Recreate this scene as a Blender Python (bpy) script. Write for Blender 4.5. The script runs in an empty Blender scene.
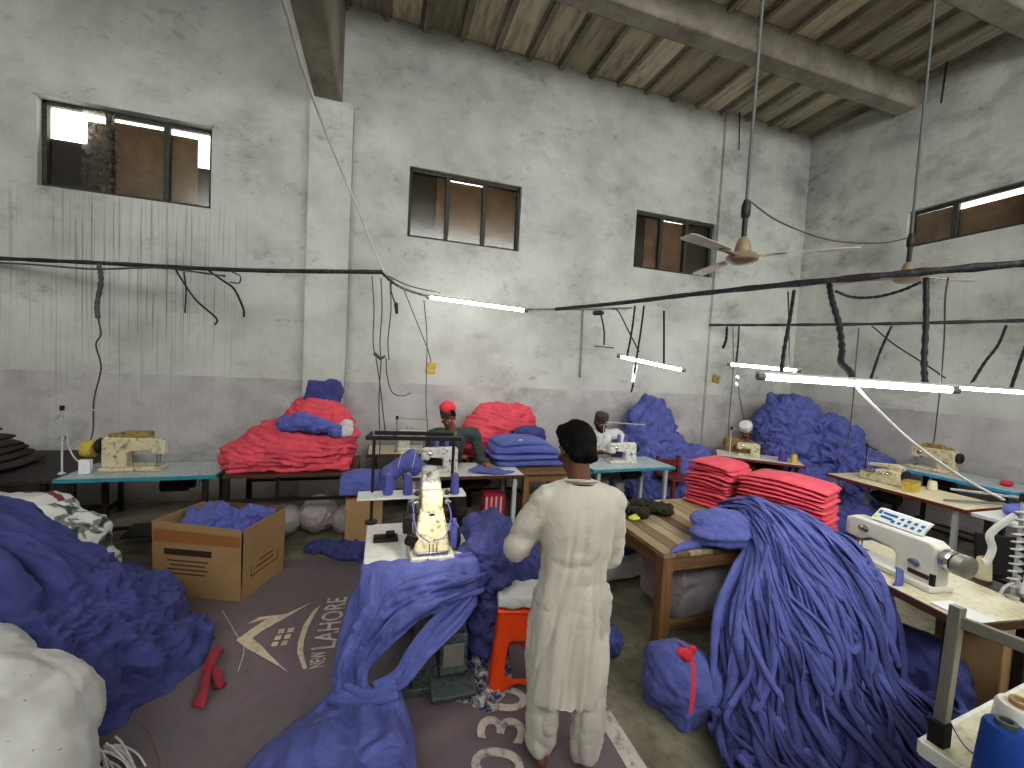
import bpy, math, random
import numpy as np
from mathutils import Vector, Matrix, Euler
random.seed(7)
C = bpy.context.scene.collection
sc = bpy.context.scene
sc.view_settings.view_transform = 'Standard'
sc.view_settings.look = 'Medium High Contrast'
sc.view_settings.exposure = 0.0
PI = math.pi

# ---------------------------------------------------------------- camera
FPX = 418.54
CAM = np.array([0.0, 0.0, 2.0])
def _axes(yaw, pitch, roll):
    cy, sy, cp, sp = math.cos(yaw), math.sin(yaw), math.cos(pitch), math.sin(pitch)
    fw = np.array([sy*cp, cy*cp, sp]); r = np.array([cy, -sy, 0]); d = np.cross(fw, r)
    c, s = math.cos(roll), math.sin(roll)
    return fw, c*r+s*d, -s*r+c*d
FW, RT, DN = _axes(.3037, -.0484, -.0544)
cam = bpy.data.cameras.new('camera'); camo = bpy.data.objects.new('camera', cam); C.objects.link(camo)
cam.sensor_width = 36; cam.lens = FPX/1024*36; cam.clip_start = .05
camo.matrix_world = Matrix([[RT[0], -DN[0], -FW[0], CAM[0]], [RT[1], -DN[1], -FW[1], CAM[1]],
                            [RT[2], -DN[2], -FW[2], CAM[2]], [0, 0, 0, 1]])
sc.camera = camo
def at(px, py, x=None, y=None, z=None, c=None):
    """world point seen at a pixel of the photograph, on a plane x/y/z or at depth c"""
    v = FW+RT*(px-512)/FPX+DN*(py-384)/FPX
    if c is not None: t = c
    elif x is not None: t = x/v[0]
    elif y is not None: t = y/v[1]
    else: t = (z-CAM[2])/v[2]
    return CAM+v*t

# ---------------------------------------------------------------- numpy noise
_rng = np.random.default_rng(3)
_perm = _rng.permutation(256); _perm = np.concatenate([_perm, _perm, _perm])
_g = _rng.normal(size=(256, 3)); _g /= np.linalg.norm(_g, axis=1)[:, None]
def perlin(p):
    p = np.asarray(p, float); i = np.floor(p).astype(int); f = p-i; i &= 255
    u = f*f*f*(f*(f*6-15)+10)
    out = 0
    for dx in (0, 1):
        wx = u[:, 0] if dx else 1-u[:, 0]
        for dy in (0, 1):
            wy = u[:, 1] if dy else 1-u[:, 1]
            for dz in (0, 1):
                wz = u[:, 2] if dz else 1-u[:, 2]
                h = _perm[_perm[_perm[i[:, 0]+dx]+i[:, 1]+dy]+i[:, 2]+dz]
                out = out+wx*wy*wz*np.einsum('ij,ij->i', _g[h], f-np.array([dx, dy, dz]))
    return out
def warp(p, s, amt, seed=0.):
    o = np.stack([perlin(p*s+seed+k*17.3) for k in range(3)], 1)
    return p+o*amt
def billow(p, s, seed=0.):
    return np.abs(perlin(p*s+seed))*2
def crumple(P, a=.05, s=3.2, seed=0., stretch=(1, 1, 1), oct=4, fine=.5):
    """cloth like folds: soft rolls with sharp creases, then pinched ridges, on several scales"""
    q = np.asarray(P)*np.array(stretch); out = 0; amp = a; sc_ = s; oct = max(oct, 3)
    q = warp(q, s*.6, .6/s, seed+5)
    for k in range(oct):
        b = billow(q, sc_, seed+k*9.1)
        out = out+amp*((b-.35) if k != 1 else (.30-b)*.9)
        q = warp(q, sc_*1.1, .35/sc_, seed+k*3.3); amp *= fine; sc_ *= 2.1
    return out

# ---------------------------------------------------------------- materials
def srgb(r, g, b):
    f = lambda c: ((c/255+.055)/1.055)**2.4 if c/255 > .04045 else c/255/12.92
    return (f(r), f(g), f(b), 1)
class NT:
    def __init__(s, name):
        s.m = bpy.data.materials.new(name); s.m.use_nodes = True
        s.t = s.m.node_tree; s.t.nodes.clear()
        s.o = s.n('ShaderNodeOutputMaterial')
    def n(s, ty, **kw):
        nd = s.t.nodes.new(ty)
        for k, v in kw.items():
            if k.startswith('i_'):
                key = k[2:].replace('_', ' ')
                nd.inputs[int(key) if key.isdigit() else key].default_value = v
            else: setattr(nd, k, v)
        return nd
    def l(s, a, b): s.t.links.new(a, b)
    def coords(s, kind='Object', scale=None):
        c = s.n('ShaderNodeTexCoord').outputs[kind]
        if scale:
            mp = s.n('ShaderNodeMapping'); mp.inputs['Scale'].default_value = scale; s.l(c, mp.inputs['Vector']); c = mp.outputs[0]
        return c
    def noise(s, co, scale, detail=4, rough=.55, dist=0.):
        n = s.n('ShaderNodeTexNoise', i_Scale=scale, i_Detail=detail, i_Roughness=rough, i_Distortion=dist); s.l(co, n.inputs['Vector']); return n.outputs['Fac']
    def ramp(s, f, stops):
        r = s.n('ShaderNodeValToRGB'); e = r.color_ramp.elements
        while len(e) < len(stops): e.new(.5)
        for el, (p, c) in zip(e, stops): el.position = p; el.color = c if len(c) == 4 else (*c, 1)
        s.l(f, r.inputs[0]); return r.outputs[0]
    def mix(s, f, a, b, mode='MIX'):
        m = s.n('ShaderNodeMix', data_type='RGBA', blend_type=mode)
        for v, i in ((f, 0), (a, 6), (b, 7)):
            if hasattr(v, 'is_linked'): s.l(v, m.inputs[i])
            else: m.inputs[i].default_value = v
        return m.outputs[2]
    def math(s, op, a, b=0., clamp=False):
        m = s.n('ShaderNodeMath', operation=op, use_clamp=clamp)
        for v, i in ((a, 0), (b, 1)):
            if hasattr(v, 'is_linked'): s.l(v, m.inputs[i])
            else: m.inputs[i].default_value = v
        return m.outputs[0]
    def bsdf(s, col, rough=.6, metal=0., bump=None, bstr=.3, bdist=.01, sheen=0., spec=.4, **kw):
        b = s.n('ShaderNodeBsdfPrincipled')
        if hasattr(col, 'is_linked'): s.l(col, b.inputs['Base Color'])
        else: b.inputs['Base Color'].default_value = col
        if hasattr(rough, 'is_linked'): s.l(rough, b.inputs['Roughness'])
        else: b.inputs['Roughness'].default_value = rough
        b.inputs['Metallic'].default_value = metal; b.inputs['Sheen Weight'].default_value = sheen
        b.inputs['Specular IOR Level'].default_value = spec
        for k, v in kw.items(): b.inputs[k.replace('_', ' ')].default_value = v
        if bump is not None:
            bn = s.n('ShaderNodeBump', i_Strength=bstr, i_Distance=bdist); s.l(bump, bn.inputs['Height']); s.l(bn.outputs[0], b.inputs['Normal'])
        s.l(b.outputs[0], s.o.inputs[0]); return b
def k(c, f): return tuple(min(1, v*f) for v in c[:3])+(1,)

def mat_fabric(name, c, var=.22, bstr=.35, scale=9, sheen=.06, wrinkle=True):
    t = NT(name); co = t.coords('Generated') if False else t.coords('Object')
    n1 = t.noise(co, scale, 5, .6); n2 = t.noise(co, 420, 2)
    col = t.ramp(n1, [(.25, k(c, 1-var)), (.75, k(c, 1+var))])
    h = t.math('ADD', t.math('MULTIPLY', t.noise(co, 28, 5, .6, 1.2), .8), t.math('MULTIPLY', n2, .12)) if wrinkle else n2
    t.bsdf(col, .92, bump=h, bstr=bstr*1.3, bdist=.02, sheen=sheen, spec=.15)
    return t.m
def mat_plain(name, c, rough=.5, metal=0., var=.12, scale=12, bstr=.05, spec=.4, dirt=None):
    t = NT(name); co = t.coords()
    n = t.noise(co, scale, 5, .6)
    col = t.ramp(n, [(.3, k(c, 1-var)), (.7, k(c, 1+var))])
    if dirt is not None:
        f = t.ramp(t.noise(co, scale*2.3, 7, .68), [(.50, (0, 0, 0)), (.66, (1, 1, 1))])
        col = t.mix(f, col, dirt)
    t.bsdf(col, rough, metal, bump=n, bstr=bstr, spec=spec)
    return t.m

def mat_wall(name, stain=0., green=0.):
    t = NT(name); co = t.coords()
    sep = t.n('ShaderNodeSeparateXYZ'); t.l(co, sep.inputs[0]); zz = sep.outputs[2]; xx = sep.outputs[0]
    up = t.ramp(t.noise(co, .9, 6, .62), [(.3, srgb(170, 170, 165)), (.48, srgb(194, 195, 189)), (.72, srgb(210, 211, 204))])
    # dirty patches: more towards the top
    pat = t.noise(t.coords('Object', (1, 1, 1.5)), 1.5, 12, .68, .15)
    zf = t.n('ShaderNodeMapRange', i_1=1.6, i_2=6.6, i_3=-.045, i_4=.035); t.l(zz, zf.inputs[0])
    ps = .42 if stain else .8
    pf = t.ramp(t.math('ADD', pat, zf.outputs[0]), [(.47, (0, 0, 0)), (.60, (.4*ps,)*3), (.76, (.9*ps,)*3)])
    up = t.mix(pf, up, srgb(122, 124, 118))
    sp = t.noise(t.coords('Object', (1, 1, 1.8)), 7, 10, .78, .3)
    spf = t.ramp(t.math('ADD', sp, t.math('MULTIPLY', t.math('SUBTRACT', pat, .5), .45)), [(.575, (0, 0, 0)), (.72, (.5, .5, .5))])
    up = t.mix(spf, up, srgb(96, 98, 93))
    yel = t.ramp(t.noise(co, 1.3, 5, .6, .3), [(.60, (0, 0, 0)), (.78, (.35, .35, .35))])
    up = t.mix(yel, up, srgb(170, 165, 125))
    # drip streaks
    st = t.noise(t.coords('Object', (26, 26, .3)), 1.6, 6, .7)
    stf = t.ramp(st, [(.53, (0, 0, 0)), (.64, (1, 1, 1))])
    if stain:
        a = t.n('ShaderNodeMapRange', i_1=-4.4, i_2=-3.4, i_3=.35, i_4=1); t.l(xx, a.inputs[0])
        b = t.n('ShaderNodeMapRange', i_1=-2.2, i_2=-1.5, i_3=1, i_4=.08); t.l(xx, b.inputs[0])
        zlo = t.n('ShaderNodeMapRange', i_1=1.2, i_2=2.2, i_3=.3, i_4=1); t.l(zz, zlo.inputs[0])
        zhi = t.n('ShaderNodeMapRange', i_1=3.6, i_2=3.9, i_3=1, i_4=.06); t.l(zz, zhi.inputs[0])
        m = t.math('MULTIPLY', t.math('MULTIPLY', a.outputs[0], b.outputs[0]), t.math('MULTIPLY', zlo.outputs[0], zhi.outputs[0]))
        stf = t.math('MULTIPLY', stf, t.math('MULTIPLY', m, .62))
    else: stf = t.math('MULTIPLY', stf, .09)
    up = t.mix(stf, up, srgb(88, 90, 90))
    lo = t.ramp(t.noise(co, 1.6, 7, .65), [(.28, srgb(164, 159, 158)), (.55, srgb(190, 186, 185)), (.75, srgb(203, 200, 199))])
    lo = t.mix(t.math('MULTIPLY', stf, .7), lo, srgb(100, 98, 102))
    lo = t.mix(t.ramp(pat, [(.52, (0, 0, 0)), (.72, (.55, .55, .55))]), lo, srgb(118, 115, 118))
    wob = t.math('MULTIPLY', t.math('SUBTRACT', t.noise(co, 3, 3), .5), .03)
    edge = t.math('GREATER_THAN', t.math('ADD', zz, wob), 1.625)
    col = t.mix(edge, lo, up)
    h = t.math('ADD', t.noise(co, 5, 6, .6), t.math('MULTIPLY', t.noise(co, 40, 4, .7), .25))
    t.bsdf(col, .9, bump=h, bstr=.35, bdist=.03, spec=.15)
    return t.m
def mat_ceiling():
    t = NT('stained_concrete_slabs'); co = t.coords()
    sep = t.n('ShaderNodeSeparateXYZ'); t.l(co, sep.inputs[0])
    i = t.math('FLOOR', t.math('DIVIDE', t.math('ADD', sep.outputs[0], .11), .52))
    j = t.math('FLOOR', t.math('DIVIDE', t.math('ADD', sep.outputs[1], 1.7), 1.6))
    cmb = t.n('ShaderNodeCombineXYZ'); t.l(i, cmb.inputs[0]); t.l(j, cmb.inputs[1])
    wn = t.n('ShaderNodeTexWhiteNoise', noise_dimensions='3D'); t.l(cmb.outputs[0], wn.inputs[0])
    a = t.ramp(wn.outputs[0], [(0, srgb(158, 150, 130)), (.5, srgb(194, 187, 166)), (1, srgb(226, 218, 194))])
    s = t.noise(t.coords('Object', (5, .7, 1)), 1.5, 8, .7, .5)
    f = t.ramp(s, [(.45, (0, 0, 0)), (.72, (.8, .8, .8))])
    col = t.mix(f, a, srgb(100, 97, 84))
    t.bsdf(col, .95, bump=t.noise(co, 14, 6, .7), bstr=.4, bdist=.02, spec=.1)
    return t.m
def mat_concrete(name, c1, c2, c3, sc1=1.2):
    t = NT(name); co = t.coords()
    a = t.ramp(t.noise(co, sc1, 9, .66, .3), [(.28, c1), (.5, c2), (.72, c3)])
    b = t.ramp(t.noise(co, sc1*6, 8, .72), [(.5, (0, 0, 0)), (.75, (.6, .6, .6))])
    col = t.mix(b, a, k(c1, .7))
    t.bsdf(col, .85, bump=t.noise(co, 18, 7, .7), bstr=.35, bdist=.015, spec=.25)
    return t.m
def mat_mat():
    t = NT('printed_vinyl'); co = t.coords()
    sep = t.n('ShaderNodeSeparateXYZ'); t.l(co, sep.inputs[0])
    g = t.n('ShaderNodeMapRange', i_1=2.1, i_2=3.6, i_3=0, i_4=1); t.l(sep.outputs[1], g.inputs[0])
    n = t.noise(co, 1.5, 8, .65, .4)
    f = t.math('ADD', t.math('MULTIPLY', g.outputs[0], .6), t.math('MULTIPLY', n, .7), True)
    a = t.ramp(f, [(.3, srgb(112, 103, 106)), (.55, srgb(132, 112, 121)), (.9, srgb(160, 130, 144))])
    d = t.ramp(t.noise(co, 7, 9, .72), [(.5, (0, 0, 0)), (.7, (.5, .5, .5))])
    col = t.mix(d, a, srgb(96, 88, 91))
    sc_ = t.ramp(t.noise(t.coords('Object', (1, 6, 1)), 3, 9, .8, 1.5), [(.64, (0, 0, 0)), (.74, (.35, .35, .35))])
    col = t.mix(sc_, col, srgb(150, 142, 142))
    t.bsdf(col, .55, bump=t.noise(co, 4, 6, .6), bstr=.5, bdist=.03, spec=.35)
    return t.m
def mat_planks():
    t = NT('worn_table_planks'); co = t.coords()
    sep = t.n('ShaderNodeSeparateXYZ'); t.l(co, sep.inputs[0])
    i = t.math('FLOOR', t.math('DIVIDE', t.math('ADD', sep.outputs[0], .85), .1063))
    wn = t.n('ShaderNodeTexWhiteNoise', noise_dimensions='1D'); t.l(i, wn.inputs['W'])
    a = t.ramp(wn.outputs[0], [(0, srgb(112, 92, 68)), (.5, srgb(150, 130, 100)), (1, srgb(184, 168, 138))])
    g = t.noise(t.coords('Object', (20, 1.0, 8)), 3, 7, .65, .6)
    col = t.mix(t.ramp(g, [(.45, (0, 0, 0)), (.7, (.6, .6, .6))]), a, srgb(100, 74, 46))
    t.bsdf(col, .6, bump=g, bstr=.3, bdist=.006)
    return t.m
def mat_wood(name, c, axis=2):
    t = NT(name); s = [22, 22, 22]; s[axis] = 1.2
    g = t.noise(t.coords('Object', tuple(s)), 2, 7, .65, .7)
    col = t.ramp(g, [(.3, k(c, .55)), (.5, c), (.75, k(c, 1.3))])
    t.bsdf(col, .6, bump=g, bstr=.15, bdist=.004); return t.m
def mat_emit(name, c, s):
    t = NT(name); e = t.n('ShaderNodeEmission', i_Color=c, i_Strength=s); t.l(e.outputs[0], t.o.inputs[0]); return t.m
def mat_glass(name='dusty_glass'):
    t = NT(name); a = t.n('ShaderNodeBsdfTransparent', i_Color=(.82, .82, .8, 1)); b = t.n('ShaderNodeBsdfGlossy', i_Roughness=.15, i_Color=(.9, .9, .9, 1))
    m = t.n('ShaderNodeMixShader', i_0=.07); t.l(a.outputs[0], m.inputs[1]); t.l(b.outputs[0], m.inputs[2]); t.l(m.outputs[0], t.o.inputs[0]); return t.m
def mat_film(name='clear_plastic_film'):
    t = NT(name); co = t.coords()
    a = t.n('ShaderNodeBsdfTransparent', i_Color=(.95, .95, .95, 1)); b = t.n('ShaderNodeBsdfTranslucent', i_Color=(.85, .82, .75, 1))
    f = t.ramp(t.noise(co, 9, 6, .7, 2), [(.42, (.12, .12, .12)), (.6, (.75, .75, .75))])
    m = t.n('ShaderNodeMixShader'); t.l(f, m.inputs[0]); t.l(a.outputs[0], m.inputs[1]); t.l(b.outputs[0], m.inputs[2]); t.l(m.outputs[0], t.o.inputs[0]); return t.m
def mat_camo():
    t = NT('printed_bag_cloth'); co = t.coords()
    v = t.noise(co, 11, 2, .4, .6)
    col = t.ramp(v, [(.40, srgb(70, 78, 78)), (.43, srgb(120, 128, 122)), (.50, srgb(135, 140, 135)), (.52, srgb(215, 215, 208)), (1, srgb(225, 224, 218))])
    sep = t.n('ShaderNodeSeparateXYZ'); t.l(co, sep.inputs[0])
    up = t.math('GREATER_THAN', sep.outputs[2], .74)
    s = t.math('LESS_THAN', t.math('FRACT', t.math('MULTIPLY', t.math('ADD', sep.outputs[1], t.math('MULTIPLY', sep.outputs[0], .4)), 5.5)), .28)
    top = t.mix(s, srgb(205, 200, 196), srgb(120, 62, 70))
    col = t.mix(up, col, top)
    t.bsdf(col, .85, bump=t.noise(co, 20, 5), bstr=.4); return t.m
def mat_scrap():
    t = NT('fabric_cuttings'); co = t.coords()
    v = t.noise(co, 19, 5, .75, .6)
    col = t.ramp(v, [(.38, srgb(40, 42, 80)), (.45, srgb(70, 75, 128)), (.48, srgb(110, 108, 112)), (.55, srgb(165, 163, 162)), (.66, srgb(205, 203, 198))])
    t.bsdf(col, .9, bump=t.noise(co, 30, 6, .7), bstr=.9, bdist=.02); return t.m
def mat_sack():
    t = NT('white_woven_sack'); co = t.coords()
    a = t.ramp(t.noise(co, 4, 7, .65), [(.3, srgb(178, 176, 172)), (.7, srgb(206, 205, 201))])
    sp = t.ramp(t.noise(co, 34, 3, .5), [(.69, (0, 0, 0)), (.74, (.8, .8, .8))])
    col = t.mix(sp, a, srgb(120, 112, 108))
    t.bsdf(col, .85, bump=t.math('ADD', t.noise(co, 10, 5), t.math('MULTIPLY', t.noise(co, 300, 1), .2)), bstr=.3, bdist=.01, sheen=.2); return t.m

BLUE = srgb(95, 101, 160); RED = srgb(214, 90, 104)
M = dict(
    wall=mat_wall('aged_painted_plaster', stain=1), wall_r=mat_wall('aged_painted_plaster_plain'),
    ceil=mat_ceiling(), beam=mat_concrete('grey_concrete_beam', srgb(120, 112, 100), srgb(150, 143, 130), srgb(172, 165, 150), 1.6),
    floor=mat_concrete('dirty_concrete_floor', srgb(84, 80, 68), srgb(126, 121, 106), srgb(158, 152, 134), 2.2),
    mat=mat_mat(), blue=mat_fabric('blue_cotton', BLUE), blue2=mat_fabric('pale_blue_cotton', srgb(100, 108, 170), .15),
    blued=mat_fabric('dark_shaded_blue_cotton', srgb(74, 78, 128), .25), red=mat_fabric('coral_red_cotton', RED, .14, .3), pinkc=mat_plain('pink_cord', srgb(150, 112, 116), .7), redd=mat_fabric('red_rag_cloth', srgb(158, 58, 70), .2), redt=mat_fabric('red_tape_cloth', srgb(200, 62, 78), .15),  # dark blue: darker copy of the blue, carries shade on the fallen strips
    charcoal=mat_fabric('charcoal_cloth', srgb(66, 58, 58), .2), white=mat_fabric('white_cloth', srgb(205, 204, 200), .1),
    ecru=mat_fabric('offwhite_cotton', srgb(196, 190, 178), .06, .22, 5, .2), ecru2=mat_fabric('offwhite_trouser_cotton', srgb(186, 180, 170), .06, .22, 5, .2),
    olive=mat_fabric('olive_knit', srgb(58, 54, 42), .35, .8, 30), grey_shirt=mat_fabric('dark_grey_cotton', srgb(72, 80, 80), .12), white_shirt=mat_fabric('white_shirt_cotton', srgb(206, 205, 204), .06),
    tan_shirt=mat_fabric('tan_cotton', srgb(140, 112, 76), .12), grey_tr=mat_fabric('grey_white_trousers', srgb(150, 148, 145), .1),
    sack=mat_sack(), sack2=mat_fabric('dusty_lilac_sack', srgb(176, 166, 168), .16, .5), camo=mat_camo(), scrap=mat_scrap(),
    planks=mat_planks(), wood=mat_wood('pine_frame', srgb(130, 98, 66)), woodx=mat_wood('pine_rail', srgb(122, 92, 62), 0), woody=mat_wood('pine_side_rail', srgb(116, 88, 60), 1),
    darkwood=mat_plain('dark_brown_board', srgb(84, 58, 42), .5), redwood=mat_plain('red_brown_edging', srgb(112, 48, 36), .5), black_board=mat_plain('black_board', srgb(46, 40, 40), .55, dirt=srgb(80, 74, 72)),
    lam=mat_plain('white_laminate', srgb(216, 217, 214), .35, var=.04, dirt=srgb(198, 196, 190)), lamc=mat_plain('cream_laminate', srgb(206, 200, 172), .35, var=.06, dirt=srgb(176, 168, 140)),
    lamg=mat_plain('grey_blue_laminate', srgb(182, 190, 196), .35, var=.08, dirt=srgb(130, 124, 118)), teal=mat_plain('teal_edging', srgb(58, 138, 150), .4), bluee=mat_plain('sky_blue_edging', srgb(64, 150, 190), .4),
    dark=mat_plain('black_painted_steel', srgb(40, 34, 34), .5), steel=mat_plain('grey_steel', srgb(150, 148, 138), .4, .6), pale=mat_plain('pale_painted_steel', srgb(176, 178, 176), .45), green=mat_plain('grey_green_steel', srgb(84, 92, 88), .5, dirt=srgb(52, 50, 48)),
    chrome=mat_plain('chrome', srgb(190, 190, 190), .2, .9, .05), enamel=mat_plain('white_machine_enamel', srgb(212, 210, 200), .3, var=.04), cream=mat_plain('worn_cream_enamel', srgb(202, 192, 162), .4, var=.08, dirt=srgb(120, 104, 76)),
    whitem=mat_plain('chipped_white_enamel', srgb(208, 206, 198), .4, var=.05, dirt=srgb(96, 88, 78)), yellow=mat_plain('yellow_plastic', srgb(200, 176, 84), .5, dirt=srgb(150, 120, 60)), mustard=mat_plain('mustard_cover', srgb(158, 136, 74), .5, dirt=srgb(80, 66, 40)),
    orange=mat_plain('orange_plastic', srgb(224, 78, 26), .4, var=.05), card=mat_plain('brown_cardboard', srgb(158, 128, 92), .8, var=.08, scale=4), cardd=mat_plain('dark_cardboard', srgb(112, 84, 58), .8, var=.2, scale=5),
    tape=mat_plain('brown_parcel_tape', srgb(150, 104, 62), .35, var=.06), ink=mat_plain('dark_print_ink', srgb(62, 44, 34), .7), kraft=mat_fabric('window_board_paper', srgb(156, 120, 88), .4, 1., 5, 0), kraftd=mat_fabric('dark_window_board', srgb(66, 54, 44), .35, .6, 5, 0),
    frame=mat_plain('dark_window_metal', srgb(60, 60, 54), .6, dirt=srgb(92, 86, 76)), glass=mat_glass(), film=mat_film(),
    cable=mat_plain('black_cable', srgb(42, 42, 44), .6), cablew=mat_plain('white_cord', srgb(205, 202, 194), .6), cableg=mat_plain('grey_wire', srgb(88, 86, 84), .6), rod=mat_plain('dusty_grey_rod', srgb(96, 98, 96), .6), pipe=mat_plain('dusty_black_pipe', srgb(50, 48, 52), .6, dirt=srgb(92, 88, 86)),
    tube=mat_emit('lit_tube', (1, .98, .95, 1), 60), cap=mat_plain('grey_end_cap', srgb(110, 110, 108), .5),
    fan=mat_plain('brown_fan_enamel', srgb(140, 124, 102), .4), fanb=mat_plain('dusty_cream_blade', srgb(190, 186, 172), .4), skin=mat_plain('brown_skin', srgb(132, 88, 64), .55, var=.08, scale=30), skin2=mat_plain('dark_brown_skin', srgb(104, 68, 50), .55, var=.08, scale=30),
    hair=mat_plain('black_hair', srgb(17, 14, 14), .75, spec=.2, var=.4, scale=90, bstr=.5), capr=mat_fabric('red_cap_cotton', srgb(226, 80, 92), .1), capb=mat_fabric('brown_knit_cap', srgb(84, 70, 60), .5, .6, 60), capw=mat_fabric('white_cap_cotton', srgb(210, 208, 204), .06),
    eyew=mat_plain('eye_white', srgb(210, 205, 200), .3), lip=mat_plain('lip', srgb(116, 66, 56), .5), thread=mat_plain('periwinkle_thread', srgb(92, 95, 165), .7, bstr=.3, scale=80), threadn=mat_plain('navy_blue_thread', srgb(30, 72, 150), .6, scale=60), threadw=mat_plain('white_thread', srgb(218, 216, 208), .7), threadc=mat_plain('cream_thread', srgb(206, 198, 166), .7),
    paint=mat_plain('ivory_print', srgb(204, 190, 168), .6, dirt=srgb(160, 146, 130), scale=7), paintw=mat_plain('white_print', srgb(196, 188, 180), .6, dirt=srgb(120, 110, 110), scale=7),
    panel=mat_plain('pale_grey_panel', srgb(200, 205, 205), .4), dot=mat_plain('blue_keys', srgb(40, 96, 150), .4), lime=mat_plain('lime_label', srgb(196, 204, 90), .5), paper=mat_plain('white_paper', srgb(222, 222, 222), .7, var=.02), violet=mat_plain('violet_thread', srgb(84, 64, 140), .7),
    rubber=mat_plain('black_rubber', srgb(30, 28, 28), .7), grime=mat_plain('scale', srgb(90, 86, 80), .8),
)

# ---------------------------------------------------------------- mesh builder
def tag(o, label=None, cat=None, group=None, kind=None):
    if label: o['label'] = label
    if cat: o['category'] = cat
    if group: o['group'] = group
    if kind: o['kind'] = kind
    return o
INV = {}
def thing(name, label, cat, loc=(0, 0, 0), rz=0., group=None):
    o = bpy.data.objects.new(name, None); C.objects.link(o); o.empty_display_size = .1
    o.location = tuple(float(v) for v in loc); o.rotation_euler = (0, 0, rz); tag(o, label, cat, group)
    INV[o.name] = (Matrix.Translation(o.location) @ Matrix.Rotation(rz, 4, 'Z')).inverted()
    return o
def finish(o, smooth=35):
    me = o.data
    if smooth is not None:
        me.polygons.foreach_set('use_smooth', [True]*len(me.polygons))
        if smooth < 180: me.set_sharp_from_angle(angle=math.radians(smooth))
class MB:
    def __init__(s): s.v = []; s.f = []
    def add(s, vs, fs):
        b = len(s.v); s.v += [tuple(map(float, p)) for p in vs]; s.f += [tuple(i+b for i in q) for q in fs]; return s
    def box(s, c, d, rot=None):
        x, y, z = [q/2 for q in d]
        vs = [(i*x, j*y, l*z) for i in (-1, 1) for j in (-1, 1) for l in (-1, 1)]
        R = Euler(rot).to_matrix() if rot is not None else None
        vs = [(R @ Vector(v) if R else Vector(v))+Vector(tuple(c)) for v in vs]
        return s.add(vs, [(0, 1, 3, 2), (4, 6, 7, 5), (0, 4, 5, 1), (2, 3, 7, 6), (0, 2, 6, 4), (1, 5, 7, 3)])
    def bar(s, a, b, w, h, up=(0, 0, 1)):
        a = Vector(tuple(a)); b = Vector(tuple(b)); d = (b-a).normalized(); u = Vector(up)
        if abs(d.dot(u)) > .98: u = Vector((0, 1, 0))
        r = d.cross(u).normalized()*(w/2); u = r.cross(d).normalized()*(h/2)
        vs = [p+i*r+j*u for p in (a, b) for i, j in ((-1, -1), (1, -1), (1, 1), (-1, 1))]
        return s.add(vs, [(3, 2, 1, 0), (4, 5, 6, 7), (0, 1, 5, 4), (1, 2, 6, 5), (2, 3, 7, 6), (3, 0, 4, 7)])
    def cyl(s, a, b, r0, r1=None, n=16):
        r1 = r0 if r1 is None else r1
        a = Vector(tuple(a)); b = Vector(tuple(b)); d = (b-a).normalized()
        u = d.orthogonal().normalized(); w = d.cross(u)
        vs = [p+r*(math.cos(t)*u+math.sin(t)*w) for p, r in ((a, r0), (b, r1)) for t in [2*PI*i/n for i in range(n)]]
        fs = [(i, (i+1) % n, n+(i+1) % n, n+i) for i in range(n)]+[tuple(range(n-1, -1, -1)), tuple(range(n, 2*n))]
        return s.add(vs, fs)
    def lathe(s, prof, a=(0, 0, 0), ax=(0, 0, 1), n=24):
        a = Vector(tuple(a)); d = Vector(ax).normalized(); u = d.orthogonal().normalized(); w = d.cross(u); m = len(prof)
        vs = [a+d*h+r*(math.cos(2*PI*i/n)*u+math.sin(2*PI*i/n)*w) for r, h in prof for i in range(n)]
        fs = [(j*n+i, j*n+(i+1) % n, (j+1)*n+(i+1) % n, (j+1)*n+i) for j in range(m-1) for i in range(n)]
        fs += [tuple(range(n-1, -1, -1)), tuple(range((m-1)*n, m*n))]
        return s.add(vs, fs)
    def tube(s, pts, r, n=8, flat=1., smooth=True, up=None):
        """tube along a path; flat<1 squashes it into a ribbon; r may be a list"""
        P = spline(pts, 6) if smooth and len(pts) > 2 else [Vector(tuple(p)) for p in pts]
        m = len(P); vs = []; prev = None
        for i, p in enumerate(P):
            d = (P[min(i+1, m-1)]-P[max(i-1, 0)]).normalized()
            if prev is None:
                u = (Vector(up) if up else d.orthogonal()); u = (u-d*u.dot(d)).normalized()
            else:
                u = prev-d*prev.dot(d); u = u.normalized() if u.length > 1e-5 else d.orthogonal().normalized()
            prev = u; w = d.cross(u)
            rr = r[min(len(r)-1, int(i*len(r)/m))] if isinstance(r, (list, tuple)) else r
            vs += [p+rr*(math.cos(2*PI*j/n)*u*flat+math.sin(2*PI*j/n)*w) for j in range(n)]
        fs = [(i*n+j, i*n+(j+1) % n, (i+1)*n+(j+1) % n, (i+1)*n+j) for i in range(m-1) for j in range(n)]
        fs += [tuple(range(n-1, -1, -1)), tuple(range((m-1)*n, m*n))]
        return s.add(vs, fs)
    def prism(s, poly, z0, z1):
        n = len(poly); vs = [(x, y, z) for z in (z0, z1) for x, y in poly]
        fs = [(i, (i+1) % n, n+(i+1) % n, n+i) for i in range(n)]+[tuple(range(n-1, -1, -1)), tuple(range(n, 2*n))]
        return s.add(vs, fs)
    def slab(s, poly3, dirv):
        """extrude any planar polygon of 3-d points along a vector"""
        n = len(poly3); d = Vector(dirv); P = [Vector(tuple(p)) for p in poly3]
        vs = P+[p+d for p in P]
        fs = [(i, (i+1) % n, n+(i+1) % n, n+i) for i in range(n)]+[tuple(range(n-1, -1, -1)), tuple(range(n, 2*n))]
        return s.add(vs, fs)
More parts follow.
